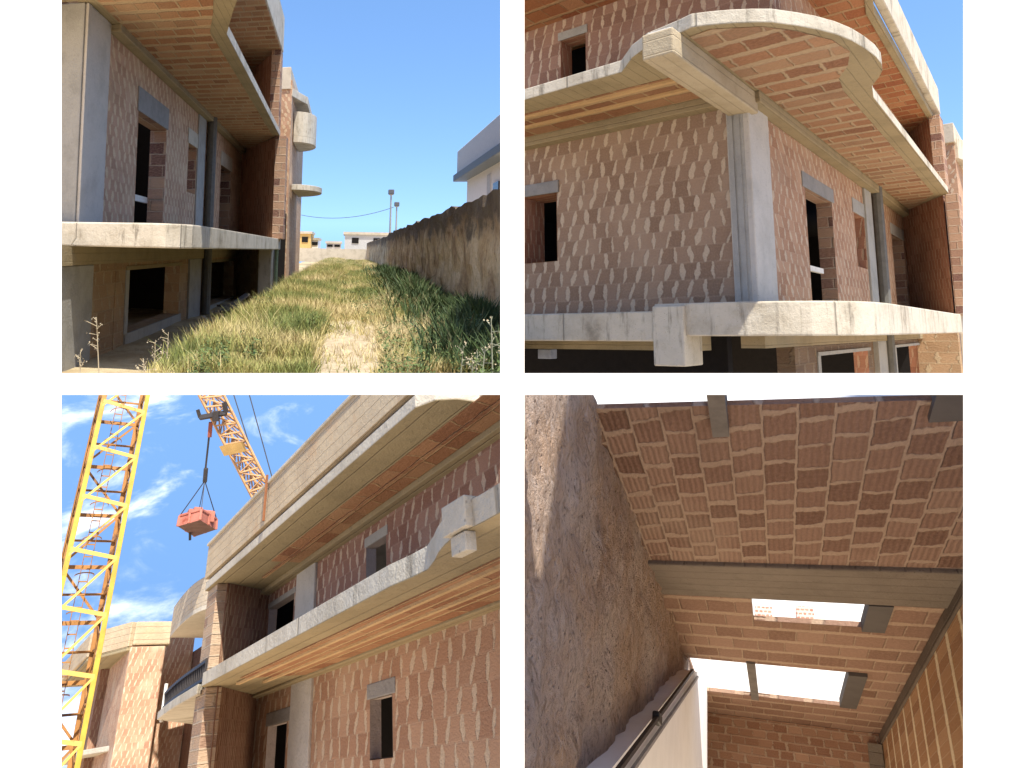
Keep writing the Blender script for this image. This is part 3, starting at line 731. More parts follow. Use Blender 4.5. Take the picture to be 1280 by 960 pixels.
def place2():
    F = F2; uc = 9.41; vc = 3.16; ws = 3.25; wt = 3.09; T = .37; B = -.06; ve = 1.81; ue = 22.3
    b = thing('unfinished_building', 'corner of the unfinished brick building with a curved concrete balcony overhead', 'building', F.w((uc, vc, -2.5)))
    PR = lambda a, w, d: (a, vc + d * .9, w); PL = lambda a, w, d: (uc + d * 2.1, a, w)
    # right facade
    d1 = (12.15, 13.92, .3, 2.36); w2 = (15.8, 16.75, 1.3, 2.42); d3 = (20.0, 21.75, .3, 2.42)
    MB(F).wall(PR, 10.22, ue, .1, wt, [d1, w2, d3]).build('wall', M['brick2_side'], b)
    r = window(F, PR, d1, b, M['quoin2'], lin=.26, over=.16)
    MB(F).box((12.16, 3.3, 1.02), (13.6, 3.36, 1.11)).build('crossbar', M['plank'], r)
    window(F, PR, w2, b, M['brick2_recess'], lin=.3, over=.12, lmat='concrete_grey')
    window(F, PR, d3, b, M['quoin2'], lin=.28, over=.1, lmat='concrete_grey')
    # left facade
    wl = (6.4, 7.12, 1.14, 2.27)
    MB(F).wall(PL, 3.44, 12, .1, wt - .003, [wl]).build('wall', M['brick2'], b)
    window(F, PL, wl, b, M['brick2_recess'], lin=.2, over=.05)
    # corner column, two tones of cast concrete
    MB(F).box((uc - .05, vc - .05, .1), (10.22, 3.44, ws - .02)).build('column', M['concrete_pale'], b, bevel=.02)
    MB(F).box((uc - .06, 3.19, .1), (uc + .2, 3.42, ws - .03)).build('column_face', M['concrete_grey'], b, bevel=.015)
    for v in (3.24, 3.34): MB(F).box((uc - .075, v, .1), (uc - .04, v + .07, ws - .03)).build('column_rib', M['concrete_grey'], b)
    # column half way along and its rain pipe
    MB(F).box((15.95 + .85, vc - .05, .1), (17.5, vc + .1, wt)).build('column', M['concrete_grey'], b, bevel=.015)
    MB(F).tube((17.75, vc - .12, -2.2), (17.75, vc - .12, ws), .13, 10).build('drain_pipe', M['pipe'], b)
    # beams below the balconies
    MB(F).box((uc, vc - .2, wt), (ue, vc + .2, ws - .004)).build('beam', M['concrete_olive'], b, bevel=.01)
    MB(F).box((uc - .22, 3.4, wt - .003), (uc + .2, 12, ws - .005)).build('beam', M['concrete_olive'], b, bevel=.01)
    g = MB(F); g.box((6.75, 3.02, ws - .30), (uc + .1, 3.40, ws - .003)); g.build('cantilever_beam', concrete('beam_cast', (.40, .33, .22), (.28, .22, .13), 1, True), b, bevel=.02)
    g = MB(F); g.box((6.76, 3.03, ws - .27), (6.99, 3.36, ws + .02)); g.build('beam_end', M['concrete_pale'], b, bevel=.04)
    # second floor slab: outline read at the height of its underside
    px = [(655, 125), (777, 90), (790, 72), (810, 57), (828, 50), (850, 41), (865, 34), (890, 31), (915, 29), (940, 28), (965, 28), (995, 32), (1020, 36.5), (1045, 43), (1065, 51), (1082, 61), (1095, 71), (1102, 80), (1103, 88), (1098, 97), (1090, 107), (1092, 122)]
    line = []
    for x, y in px:
        p = F.on(x, y, 'w', ws); line.append((p.x, p.y))
    a = line[0]; line = [(a[0] + .02, a[1] + 4)] + line + [(19.75, ve)]
    plan = line + [(ue, 3.3), (9.6, 3.3), (9.6, line[0][1])]
    MB(F).prism(plan, ws, ws + .16).build('balcony_slab', M['concrete_edge'], b, bevel=.012)
    MB(F).prism(plan, ws - .004, ws - .001).build('soffit_plate', M['concrete_olive'], b)
    # brick infill of the undersides, bordered by solid concrete
    inner = [(8.35, 2.98), (7.12, 2.98), (7.08, 2.72), (7.38, 2.25), (7.75, 1.98), (8.25, 1.74), (8.75, 1.66), (9.2, 1.78), (9.6, 1.98), (10.2, 2.05), (10.9, 2.05), (19.5, 2.1), (ue - .2, vc - .22), (uc, vc - .22), (uc - .3, 2.98)]
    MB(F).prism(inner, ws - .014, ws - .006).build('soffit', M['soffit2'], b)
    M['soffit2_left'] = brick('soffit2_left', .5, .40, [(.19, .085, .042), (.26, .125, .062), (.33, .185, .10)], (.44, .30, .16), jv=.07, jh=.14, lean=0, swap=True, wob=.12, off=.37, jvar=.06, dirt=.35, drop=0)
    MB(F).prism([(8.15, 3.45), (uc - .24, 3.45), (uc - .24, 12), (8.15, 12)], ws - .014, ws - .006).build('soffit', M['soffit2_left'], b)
    for u in (8.2, 8.62): MB(F).box((u, 3.45, ws - .05), (u + .07, 12, ws - .008)).build('joist', concrete('joist', (.50, .33, .16), (.36, .23, .11), 1, False), b)
    # first floor slab
    MB(F).prism([(8.74, 13), (8.74, 4.362), (9.6, 4.362), (9.6, 13)], -.13, .275).build('slab', M['concrete_edge'], b, bevel=.02)
    plan = [(8.76, 4.36), (8.78, 3.5), (8.86, 3.1), (9.0, 2.75), (9.22, 2.42), (9.5, 2.18), (9.85, 2.0), (10.3, 1.88), (10.9, ve + .01), (20.6, ve), (ue + .6, 3.3), (9.6, 3.3), (9.6, 4.36)]
    q = MB(F).prism(plan, B, T); q.build('slab', M['concrete_edge'], b, bevel=.02)
    MB(F).box((8.70, 3.9, -.45), (9.3, 4.36, T - .03)).build('pier_head', M['concrete_edge'], b, bevel=.02)
    # upper storey
    zu = ws + .16; wr = 5.22
    PU = lambda a, w, d: (uc + d * 1.15, a, w)
    uw = (5.77, 6.28, 4.2, 4.86)
    MB(F).wall(PU, 2.7, 12, zu, wr, [uw]).build('wall', M['brick2_upper'], b)
    window(F, PU, uw, b, M['brick2_recess'], lin=.14, over=.04, lmat='concrete_grey')
    MB(F).box((uc + .02, 2.72, zu), (ue, 3.0, wr)).build('wall', M['brick2_side'], b)
    # roof with deep eaves and parapet
    ro = [(7.9, 13), (7.9, 1.5), (8.2, .9), (9.0, .7), (10, 1.2), (11.5, 1.8), (12.5, 1.97), (20.4, 2.02), (ue + .9, 3.4), (ue + .9, 13)]
    MB(F).prism(ro, wr, wr + .2).build('roof', M['soffit2_roof'], b, bevel=.02)
    MB(F).band([(11.2, 1.75), (12.5, 1.95), (20.4, 2.0)], wr - .03, wr + .14, .13, (0, 1)).build('drip_edge', M['concrete_olive'], b, bevel=.015)
    MB(F).band([(11.0, 1.60), (12.5, 1.80), (20.45, 1.88)], wr + .16, wr + .85, .15, (0, 1)).build('parapet', M['concrete_edge'], b, bevel=.02)
    # recess end wall and pier
    MB(F).prism([(ue, 3.3), (19.95, 1.95), (20.3, 1.95), (ue + .5, 3.3)], T - .02, ws - .005).build('end_wall', M['brick2_recess'], b)
    MB(F).prism([(ue, 3.3), (19.85, 2.05), (20.2, 2.05), (ue + .5, 3.3)], zu, wr - .003).build('end_wall', M['brick2_recess'], b)
    MB(F).box((19.85, 1.62, T - .02), (20.5, 1.9, ws - .003)).build('pier', M['quoin2'], b, bevel=.015)
    MB(F).box((19.75, 1.84, ws + .165), (20.4, 2.08, wr - .004)).build('pier', M['quoin2'], b, bevel=.015)
    # next wing
    MB(F).box((29, 2.35, 0), (40, 6, 7.1)).build('wing_wall', M['brick2_side'], b)
    MB(F).box((28.9, 2.3, 6.55), (40, 6, 7.25)).build('wing_parapet', M['concrete'], b, bevel=.02)
    MB(F).prism([(40, 1.7), (31, 1.75), (29.2, 2.25), (29.2, 2.6), (40, 2.6)], 6.0, 6.75).build('cornice', M['concrete_edge'], b, bevel=.02)
    # ground floor under the slab
    gA = (12.4, 16.1, -2.2, -.40); gB = (19.3, 23.0, -2.2, -.40)
    MB(F).wall(PR, 11.0, 24.5, -2.4, -.22, [gA, gB]).build('ground_floor_wall', brick('brick2_ground_shade', .5, .25, [(.12, .078, .048), (.16, .105, .064), (.20, .135, .085)], (.25, .185, .12), jv=.16, jh=.05, lean=.3, dirt=.5), b)  # shade under the slab put into a darker copy of the brick
    for h in (gA, gB):
        rr = MB(F).reveal(PR, h).build('window', M['brick2_recess'], b)
        MB(F).box((h[0] - .2, vc - .03, h[3]), (h[1] + .2, vc + .1, h[3] + .06)).build('lintel', M['concrete_grey'], rr)
        MB(F).box((h[0] - .2, vc - .02, -2.3), (h[0] - .02, vc + .1, h[3])).build('jamb', M['concrete_grey'], rr)
    MB(F).box((9.3, vc - .12, -.22), (24.5, vc + .2, B - .004)).build('beam', M['concrete_olive'], b)
    MB(F).box((16.7, vc - .1, -2.4), (18.2, vc + .1, -.225)).build('column', M['concrete_grey'], b)
    MB(F).box((23.4, 1.85, -2.4), (24.2, 2.2, B - .005)).build('pier', M['concrete'], b, bevel=.02)
    MB(F).box((22.9, 2.2, -2.4), (23.4, 3.2, B - .006)).build('end_wall', M['brick_ground'], b)
    MB(F).box((9.2, 3.9, -.26), (9.6, 13, B - .004)).build('beam', M['concrete_olive'], b)
    MB(F).box((9.3, 6.5, -.42), (9.5, 6.75, -.27)).build('junction_box', plain('grey_box', (.30, .32, .36), .6), b, bevel=.01)
    # closed core
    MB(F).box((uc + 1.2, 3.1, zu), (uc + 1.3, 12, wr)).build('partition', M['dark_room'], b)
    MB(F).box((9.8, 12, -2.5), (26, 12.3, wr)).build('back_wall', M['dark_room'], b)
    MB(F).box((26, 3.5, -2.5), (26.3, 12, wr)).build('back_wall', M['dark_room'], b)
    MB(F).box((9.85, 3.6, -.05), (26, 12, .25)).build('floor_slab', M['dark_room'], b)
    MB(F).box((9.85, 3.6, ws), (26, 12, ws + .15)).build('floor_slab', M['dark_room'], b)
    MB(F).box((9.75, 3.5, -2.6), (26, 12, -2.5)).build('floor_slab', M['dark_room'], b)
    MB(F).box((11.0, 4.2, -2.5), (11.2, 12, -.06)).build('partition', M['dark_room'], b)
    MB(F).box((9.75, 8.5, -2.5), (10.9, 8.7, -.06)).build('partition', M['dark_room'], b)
    g = MB(F); g.face([(4, -2, -2.6), (60, -2, -2.6), (60, 16, -2.6), (4, 16, -2.6)])
    o = g.build('ground', M['earth'] if 'earth' in M else plain('earth2', (.34, .27, .16), 1)); o['kind'] = 'structure'
place2()

# ================================================================== lower left: the long facade under the cranes
F3 = Frame((-0.5169, 0.663, -0.5415), (-0.7399, -0.5922, 0.3191), (-0.1109, 0.5753, 0.8104), (-120, 481, 638, 1200))
M['brick3'] = brick('brick3', .165, .122, T_pink, (.56, .43, .30), jv=.26, jh=.05, lean=.5, dirt=.3, drop=.86, rowr=.6)
M['brick3_upper'] = brick('brick3_upper', .15, .105, [(.19, .09, .06), (.25, .13, .09), (.31, .18, .13)], (.52, .39, .29), jv=.25, jh=.05, lean=.5, dirt=.25, drop=.86, rowr=.6)
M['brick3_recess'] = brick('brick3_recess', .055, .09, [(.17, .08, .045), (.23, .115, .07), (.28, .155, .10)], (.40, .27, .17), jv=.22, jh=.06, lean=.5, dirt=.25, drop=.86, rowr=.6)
M['brick3_tower'] = brick('brick3_tower', .07, .075, [(.30, .16, .10), (.37, .21, .13), (.44, .28, .18)], (.58, .46, .32), jv=.22, jh=.07, lean=.5, dirt=.6, drop=.86, rowr=.6)
M['quoin3'] = brick('quoin3', .5, .085, [(.20, .11, .075), (.42, .29, .19), (.50, .38, .26)], (.55, .43, .31), jv=.03, jh=.08, lean=0, dirt=.3, wob=.05, jvar=.02, drop=0)
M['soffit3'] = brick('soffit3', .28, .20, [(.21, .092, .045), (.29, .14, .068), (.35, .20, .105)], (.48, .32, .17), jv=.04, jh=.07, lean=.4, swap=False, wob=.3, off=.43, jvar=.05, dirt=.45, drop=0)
M['reveal3'] = concrete('reveal3', (.34, .28, .25), (.26, .21, .18), 3, False)
def place3():
    F = F3; vf = -2.23; w1 = .565; wr = 1.43; wt1 = .54; wt2 = 1.385; ve = -1.43; vp = -1.60; ue = 7.75
    b = thing('unfinished_building', 'long unfinished brick facade with two stacked soffits and a concrete parapet below the crane', 'building', F.w((5, -2.2, -1.5)))
    P = lambda a, w, d: (a, vf - d * .28, w)
    # lower storey
    h1 = (4.585, 4.95, -.03, .295); h2 = (6.72, 7.27, -.6, .30)
    MB(F).wall(P, 1.5, ue, -1.5, wt1, [h1, h2]).build('wall', M['brick3'], b)
    window(F, P, h1, b, M['reveal3'], lin=.09, over=.05)
    window(F, P, h2, b, M['reveal3'], lin=.10, over=.06)
    MB(F).box((6.10, vf - .1, -1.5), (6.60, vf + .025, w1 - .01)).build('column', M['concrete_pale'], b, bevel=.01)
    MB(F).box((1.5, vf - .05, wt1), (ue, vf + .10, w1 - .004)).build('beam', M['concrete_olive'], b, bevel=.006)
    # upper storey
    zu = w1 + .11
    g1 = (4.66, 5.03, .93, 1.255); g2 = (6.72, 7.5, .9, 1.26)
    MB(F).wall(P, 1.5, ue, zu, wt2, [g1, g2]).build('wall', M['brick3_upper'], b)
    window(F, P, g1, b, M['reveal3'], lin=.07, over=.03, lmat='concrete_grey')
    window(F, P, g2, b, M['reveal3'], lin=.05, over=.03, lmat='concrete_grey')
    MB(F).box((6.12, vf - .1, zu), (6.62, vf + .025, wr - .01)).build('column', M['concrete_pale'], b, bevel=.01)
    MB(F).box((1.5, vf - .05, wt2), (ue, vf + .10, wr - .004)).build('beam', M['concrete_olive'], b, bevel=.006)
    # balcony slab of the first floor, its corner curving out
    px = [(340, 811), (487, 733), (515, 721), (535, 711), (543, 700), (548, 690), (556, 680), (565, 672), (575, 666), (583, 662), (605, 651), (625, 640), (640, 631)]
    line = [(6.5, ve)]
    for x, y in px:
        p = F.on(x, y, 'w', w1); line.append((p.x, p.y))
    a = line[-4]; line += [(1.5, line[-1][1] + .08)]
    pb = line + [(1.5, vf - .1), (8.0, vf - .1)]
    MB(F).prism(pb, w1 - .003, w1 - .0005).build('soffit_plate', M['concrete_olive'], b)
    MB(F).prism(pb, w1, w1 + .085).build('balcony_slab', M['concrete_edge'], b, bevel=.008)
    MB(F).box((1.955, a[1] - .035, w1 - .065), (2.06, a[1] + .012, w1 - .004)).build('beam_end', M['concrete_edge'], b, bevel=.004)
    MB(F).box((1.92, a[1] - .05, w1 - .0), (2.085, a[1] + .03, w1 + .098)).build('beam_end', M['concrete_edge'], b, bevel=.004)
    MB(F).box((2.16, vf + .105, w1 - .011), (6.0, ve - .17, w1 - .0045)).build('soffit', M['soffit3'], b)
    for v in (vf + .34, vf + .55): MB(F).box((1.8, v, w1 - .024), (6.3, v + .03, w1 - .008)).build('joist', concrete('joist3', (.52, .36, .19), (.38, .25, .12), 2, False), b)
    # roof: wide eaves and parapet in two bands
    rl = [(7.6, vp), (3.15, vp), (2.95, vp + .0), (2.82, vp - .06), (2.76, vp - .16), (2.74, vp - .3), (1.4, vp - .3)]
    MB(F).prism(rl + [(1.4, -5), (8.0, -5)], wr, wr + .07).build('roof', M['concrete'], b, bevel=.006)
    MB(F).box((2.2, vf + .105, wr - .011), (6.3, vp - .26, wr - .0045)).build('soffit', M['soffit3'], b)
    MB(F).box((2.0, vf + .24, wr - .022), (6.9, vf + .27, wr - .008)).build('joist', M['soffit3'], b)
    MB(F).prism(rl + [(1.4, vf - .1), (8.0, vf - .1)], wr - .003, wr - .0005).build('soffit_plate', M['concrete_olive'], b)
    rl2 = [(x, y - .02) for x, y in rl]
    MB(F).band([(7.6, vp - .03), (3.1, vp - .03), (2.9, vp - .05), (2.8, vp - .11), (2.74, vp - .3), (1.4, vp - .3)], wr + .073, wr + .10, .06, (0, -1)).build('groove', M['pipe'], b)
    cast = concrete('cast_parapet', (.50, .40, .265), (.38, .29, .19), 2.2, True, warm=(.52, .34, .19))
    MB(F).band([(7.63, vp + .01), (3.05, vp + .01), (2.88, vp - .02), (2.76, vp - .1), (2.72, vp - .3), (1.4, vp - .3)], wr + .102, wr + .40, .10, (0, -1)).build('parapet', cast, b, bevel=.008)
    MB(F).band([(7.65, vp + .025), (3.0, vp + .025), (2.7, vp - .1), (1.4, vp - .3)], wr + .402, wr + .425, .13, (0, -1)).build('coping', M['concrete'], b, bevel=.004)
    MB(F).tube((5.62, vp + .03, wr + .12), (5.62, vp + .03, wr + .47), .012, 6).build('rusty_rod', plain('rust', (.22, .09, .04), .9), b)
    # recess end wall, pier
    MB(F).prism([(7.85, vf - .1), (6.5, -1.56), (6.75, -1.56), (8.1, vf - .1)], -1.5, w1 - .005).build('end_wall', M['brick3_recess'], b)
    MB(F).prism([(7.62, vf - .1), (7.22, -1.72), (7.5, -1.72), (7.9, vf - .1)], zu, wr - .005).build('end_wall', M['brick3_recess'], b)
    MB(F).box((6.52, -1.60, -1.5), (6.85, -1.47, w1 - .004)).build('pier', M['quoin3'], b, bevel=.01)
    MB(F).box((7.24, -1.76, w1 + .0), (7.6, -1.63, wr - .004)).build('pier', M['quoin3'], b, bevel=.01)
    # rounded bay with balcony behind the pier
    def arc(pts, w):
        r = []
        for x, y in pts:
            p = F.on(x, y, 'w', w); r.append((p.x, p.y))
        return r
    zr = 1.56
    def smooth(l, n=4):
        out = []
        for i in range(len(l) - 1):
            p0 = l[max(i - 1, 0)]; p1 = l[i]; p2 = l[i + 1]; p3 = l[min(i + 2, len(l) - 1)]
            for k in range(n):
                t = k / n
                out.append(tuple(.5 * (2 * p1[j] + (p2[j] - p0[j]) * t + (2 * p0[j] - 5 * p1[j] + 4 * p2[j] - p3[j]) * t * t + (3 * p1[j] - p0[j] - 3 * p2[j] + p3[j]) * t ** 3) for j in (0, 1)))
        return out + [l[-1]]
    bay = smooth(arc([(262, 760), (248, 765), (235, 773), (222, 785), (212, 797)], zr))
    yel = concrete('ochre_parapet', (.48, .40, .29), (.36, .30, .23), 2.5, True, warm=(.50, .33, .10))
    MB(F).prism(bay + [(11.5, -2.8), (8.2, -2.8)], zr, zr + .05).build('bay_roof', M['concrete'], b, bevel=.008)
    MB(F).band(bay, zr + .052, zr + .36, .08, (0, -1)).build('bay_parapet', yel, b, bevel=.008)
    zb = .52
    bal = smooth(arc([(246, 868), (232, 876), (218, 884), (206, 892), (196, 900)], zb))
    MB(F).prism(bal + [(11.3, -2.7), (8.3, -2.7)], zb, zb + .07).build('bay_balcony', M['concrete_edge'], b, bevel=.008)
    iron = plain('wrought_iron', (.035, .03, .03), .5)
    rl = MB(F)
    last = None
    N = 26
    for i in range(N + 1):
        f = i / N * (len(bal) - 1); k = min(int(f), len(bal) - 2); q = f - k
        p = (bal[k][0] * (1 - q) + bal[k + 1][0] * q + .02, bal[k][1] * (1 - q) + bal[k + 1][1] * q - .05)
        rl.tube((*p, zb + .07), (*p, zb + .24), .008, 5)
        if last:
            for z in (zb + .10, zb + .22): rl.bar((*last, z), (*p, z), .02)
        last = p
    rl.build('railing', iron, b)
    MB(F).tube((*last, zb - .02), (*last, zb + .31), .018, 8).build('railing_post', M['plank'], b)
    PW = lambda a, w, d: (a, -2.62 - d * .5, w)
    hb = (9.75, 10.5, .75, 1.16); hl = (10.0, 10.75, -.9, .22)
    MB(F).wall(PW, 7.0, 17, -1.6, zr, [hb, hl]).build('bay_wall', M['brick3_recess'], b)
    window(F, PW, hb, b, M['reveal3'], lin=.05, over=.05, lmat='concrete_grey'); window(F, PW, hl, b, M['reveal3'], lin=.06, over=.05, lmat='concrete_grey')
    MB(F).bar((8.7, -2.2, .98), (10.2, -2.1, 1.02), .035).build('prop_bar', M['plank'], b)
    # end tower with parapet and side eaves
    ut = 11.6; tw = [F.on(x, y, 'u', ut) for x, y in ((160, 827), (207, 812), (169, 777), (211, 781))]
    va, vb_, zt0, zt1 = tw[0].y, tw[1].y, tw[1].z, tw[2].z
    MB(F).box((ut, vb_, -1.6), (ut + 3.5, va, zt0 + .05)).build('tower_wall', M['brick3_tower'], b, bevel=.02)
    MB(F).box((ut + 1.1, vb_ - .6, -1.6), (ut + 1.3, vb_, zt1)).build('tower_wall', M['brick3_tower'], b)
    MB(F).box((ut - .02, vb_ - .06, zt0 + .06), (ut + .25, va - .02, zt1)).build('tower_parapet', cast, b, bevel=.02)
    e = F.on(118, 850, 'w', zt0 + .02)
    MB(F).prism([(ut + .02, va - .1), (ut + .02, va + .04), (ut + .9, va + .42), (e.x, max(e.y, va + .42)), (ut + 4, va + .5), (ut + 4, va - .1)], zt0 + .0, zt0 + .05).build('tower_eaves', M['concrete_olive'], b, bevel=.01)
    MB(F).band([(ut + .0, va + .03), (ut + .9, va + .43), (ut + 4, va + .5)], zt0 + .052, zt1, .1, (0, -1)).build('tower_parapet', cast, b, bevel=.01)
    MB(F).prism([(ut + .3, va - .05), (ut + 1.0, va + .30), (ut + 4, va + .42), (ut + 4, va - .05)], .40, .46).build('tower_balcony', M['concrete'], b, bevel=.01)
    MB(F).box((ut + 1.8, va - .02, -1.6), (ut + 3.0, va + .12, zt0)).build('tower_wall', M['brick3_recess'], b)
    # dark core
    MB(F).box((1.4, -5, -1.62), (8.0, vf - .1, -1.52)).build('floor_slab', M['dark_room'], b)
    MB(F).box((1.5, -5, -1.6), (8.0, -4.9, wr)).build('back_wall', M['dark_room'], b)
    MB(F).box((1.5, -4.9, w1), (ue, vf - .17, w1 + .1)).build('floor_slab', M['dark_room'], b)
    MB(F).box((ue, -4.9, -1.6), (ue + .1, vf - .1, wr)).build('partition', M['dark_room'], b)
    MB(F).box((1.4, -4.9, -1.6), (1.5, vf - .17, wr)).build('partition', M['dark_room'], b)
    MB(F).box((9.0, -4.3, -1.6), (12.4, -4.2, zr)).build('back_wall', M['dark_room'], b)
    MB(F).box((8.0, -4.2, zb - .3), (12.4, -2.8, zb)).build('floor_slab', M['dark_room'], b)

    # tower crane mast: square lattice of four legs
    dep = 5.2
    A = F.ray(142, 720) * dep; Wv = F.W.normalized()
    n = F.ray(110, 720); n -= Wv * n.dot(Wv); n.normalize()
    n = n * math.cos(.12) + Wv.cross(n) * math.sin(.12); d = Wv.cross(n)
    if d.x > 0: d = -d
    d = d * .315; n = n * .30
    base = A - Wv * 2.2
    G = Frame(d, n, Wv, F.clip)
    cr = thing('tower_crane', 'yellow lattice tower crane mast standing left of the brick building', 'crane', base)
    org = G.I @ base; o = lambda x, y, z: (org.x + x, org.y + y, org.z + z)
    yel = plain('crane_yellow', (.50, .335, .05), .5, .3, 6, rust=(.34, .14, .04)); dk = plain('crane_rusty', (.36, .17, .05), .7, .3, 8, rust=(.10, .05, .03)); br = plain('crane_brace', (.62, .42, .10), .55, .2, 8, rust=(.25, .11, .05))
    H = 5.0; pitch = .37
    for (x, y), mt in (((0, 0), yel), ((1, 0), yel), ((1, 1), dk), ((0, 1), dk)):
        L = .034
        g = MB(G); sx = 1 if x == 0 else -1; sy = 1 if y == 0 else -1; kx = L / d.length; ky = L / n.length
        g.box(o(x - kx / 2, y - ky * .1, 0), o(x + kx / 2, y + ky * .15, H)); g.box(o(x - kx / 2 * sx, y, 0), o(x - kx / 2 * sx + kx * .22 * sx, y + ky * sy, H))
        g.build('leg', mt, cr, bevel=.003)
    k = 0; z = .10
    while z < H - pitch:
        for f, ((x0, y0), (x1, y1)) in enumerate((((0, 0), (1, 0)), ((1, 0), (1, 1)), ((1, 1), (0, 1)), ((0, 1), (0, 0)))):
            mt = br if f == 0 else dk
            if f: MB(G).bar(o(x0, y0, z + pitch * .5), o(x1, y1, z + pitch * .5), .016).build('strut', mt, cr)
            MB(G).bar(o(x0, y0, z), o(x1, y1, z + (.06 if f == 0 else 0)), .027).build('strut', mt, cr)
            a, c = ((x0, y0), (x1, y1)) if k % 2 or f == 0 else ((x1, y1), (x0, y0))
            MB(G).bar(o(*a, z + pitch), o(*c, z + .02), .023).build('diagonal_brace', mt, cr)
            if f in (1, 3): MB(G).bar(o(*c, z + pitch * .95), o(*a, z + pitch * .5), .018).build('diagonal_brace', mt, cr)
        k += 1; z += pitch
    g = MB(G)
    for x in (.42, .60): g.bar(o(x, .8, 0), o(x, .8, H), .012)
    zz = 0
    while zz < H: g.bar(o(.42, .8, zz), o(.60, .8, zz), .009); zz += .085
    g.build('ladder', dk, cr)
    zz = .5
    while zz < H:
        last = None; g = MB(G)
        for i in range(13):
            a = math.pi * i / 12; p = o(.51 + .2 * math.cos(a), .8 - .35 * math.sin(a), zz)
            if last: g.bar(last, p, .008)
            last = p
        g.build('cage_hoop', dk, cr)
        zz += .25

    # crane jib passing behind the parapet, with trolley, rope and load
    dj = 8.4
    q = lambda x, y, dd=dj: F.at(x, y, dd)
    P0, P1, Q0, Q1 = q(226, 450), q(330, 650), q(258, 450), q(352, 640)
    jb = thing('crane_jib', 'orange lattice crane jib sloping behind the parapet', 'crane jib', F.w(P1))
    jm = plain('jib_orange', (.58, .34, .16), .6, .3, 8, rust=(.26, .14, .09)); off = Vector((.22, .1, .30))
    top = [(P0.lerp(Q0, .5) + off), (P1.lerp(Q1, .5) + off)]
    for a, c, r in ((P0, P1, .024), (Q0, Q1, .024), (top[0], top[1], .024)): MB(F).bar(a, c, r).build('chord', jm, jb)
    N = 17
    for i in range(N):
        s0, s1 = i / N, (i + 1) / N
        a0, a1, c0, c1, t0, t1 = P0.lerp(P1, s0), P0.lerp(P1, s1), Q0.lerp(Q1, s0), Q0.lerp(Q1, s1), top[0].lerp(top[1], (s0 + s1) / 2), top[0].lerp(top[1], s1)
        g = MB(F)
        g.bar(a0, c0, .016); g.bar(a0, t0, .014); g.bar(t0, a1, .014); g.bar(c0, t0, .014); g.bar(t0, c1, .014); g.bar(c0 if i % 2 else a0, a1 if i % 2 else c1, .012)
        g.build('lattice_bay', jm, jb)
    sg = plain('jib_sign', (.46, .29, .10), .7, .2)
    a, c = P0.lerp(P1, .53), Q0.lerp(Q1, .53); e = P0.lerp(P1, .59); f_ = Q0.lerp(Q1, .59); dn = Vector((-.03, .05, -.03))
    g = MB(F); g.face([a + dn, c + dn, f_ + dn, e + dn]); g.face([a + dn * 1.5, c + dn * 1.5, f_ + dn * 1.5, e + dn * 1.5])
    g.build('sign_plate', sg, jb)
    dkm = plain('dark_steel', (.05, .045, .045), .5)
    tr = MB(F)
    A_, C_ = q(250, 522, dj - .05), q(283, 516, dj - .05); D_ = q(247, 512, dj - .05)
    tr.bar(A_, C_, .04, .05); tr.bar(q(270, 526, dj - .1), q(270, 514, dj - .1), .07, .06); tr.bar(A_, D_, .03); tr.bar(q(283, 516, dj - .05), q(280, 503, dj - .05), .04)
    tr.build('trolley', dkm, jb)
    hoist = thing('hoist_rope', 'dark hoist rope with hook block hanging from the crane trolley', 'rope', F.w(q(255, 600, dj)))
    MB(F).bar(q(263, 530), q(256.5, 590), .022).build('rope', dkm, hoist)
    MB(F).bar(q(263.5, 528), q(262, 546), .045).build('rope_socket', plain('rope_red', (.30, .09, .06)), hoist)
    MB(F).bar(q(257.5, 585), q(256, 603), .05, .04).build('hook_block', dkm, hoist, bevel=.01)
    # load: red skip on four slings
    bp = [(222, 655), (243, 668), (270, 659), (250, 647)]
    zc = q(245, 658).z
    bot = [F.on(x, y + 3, 'w', zc - .05) for x, y in bp]
    ld = thing('hanging_skip', 'red steel skip hanging from the crane hook against the sky', 'skip', F.w(bot[1]))
    red = plain('skip_red', (.48, .17, .12), .7, .3, 6, rust=(.28, .07, .04)); und = plain('skip_underside', (.16, .09, .07), .9, .3)
    cen = sum(bot, Vector()) / 4
    g = MB(F); g.face(bot); up = Vector((0, 0, .115))
    topc = [cen + (p - cen) * .97 + up for p in bot]
    g.face([p + Vector((0, 0, .012)) for p in bot]); g.build('underside', und, ld)
    g = MB(F)
    for i in range(4):
        j = (i + 1) % 4; g.face([bot[i], bot[j], topc[j], topc[i]])
    g.build('side_panel', red, ld)
    g = MB(F)
    for i in range(4):
        j = (i + 1) % 4; g.bar(topc[i], topc[j], .025); g.bar(bot[i], topc[i], .03); g.bar(bot[i].lerp(bot[j], .5), topc[i].lerp(topc[j], .5), .03)
    for i in range(9):
        p = cen + up * .9 + Vector((random.uniform(-.14, .14), random.uniform(-.14, .14), 0)); g.box(p - Vector((.05, .05, .06)), p + Vector((.05, .05, random.uniform(.04, .1))))
    g.build('bundled_load', red, ld, bevel=.006)
    hk = q(256, 601)
    g = MB(F)
    for p in topc: g.bar(hk, p, .008)
    g.build('sling', dkm, ld)
    g = MB(F); g.bar(q(237.5, 666), q(237.5, 675), .025); g.build('foot', dkm, ld)
    for x0, x1, lb in ((288, 338, 'left of two thin steel guy cables running down behind the parapet beside the jib'), (308, 352, 'right of two thin steel guy cables running down behind the parapet beside the jib')):
        g = MB(F).bar(q(x0, 480, 8.8), q(x1, 640, 8.8), .010)
        tag(g.build('guy_cable', plain('cable_grey', (.10, .11, .13), .5)), lb, 'cable', 'crane cables')
place3()

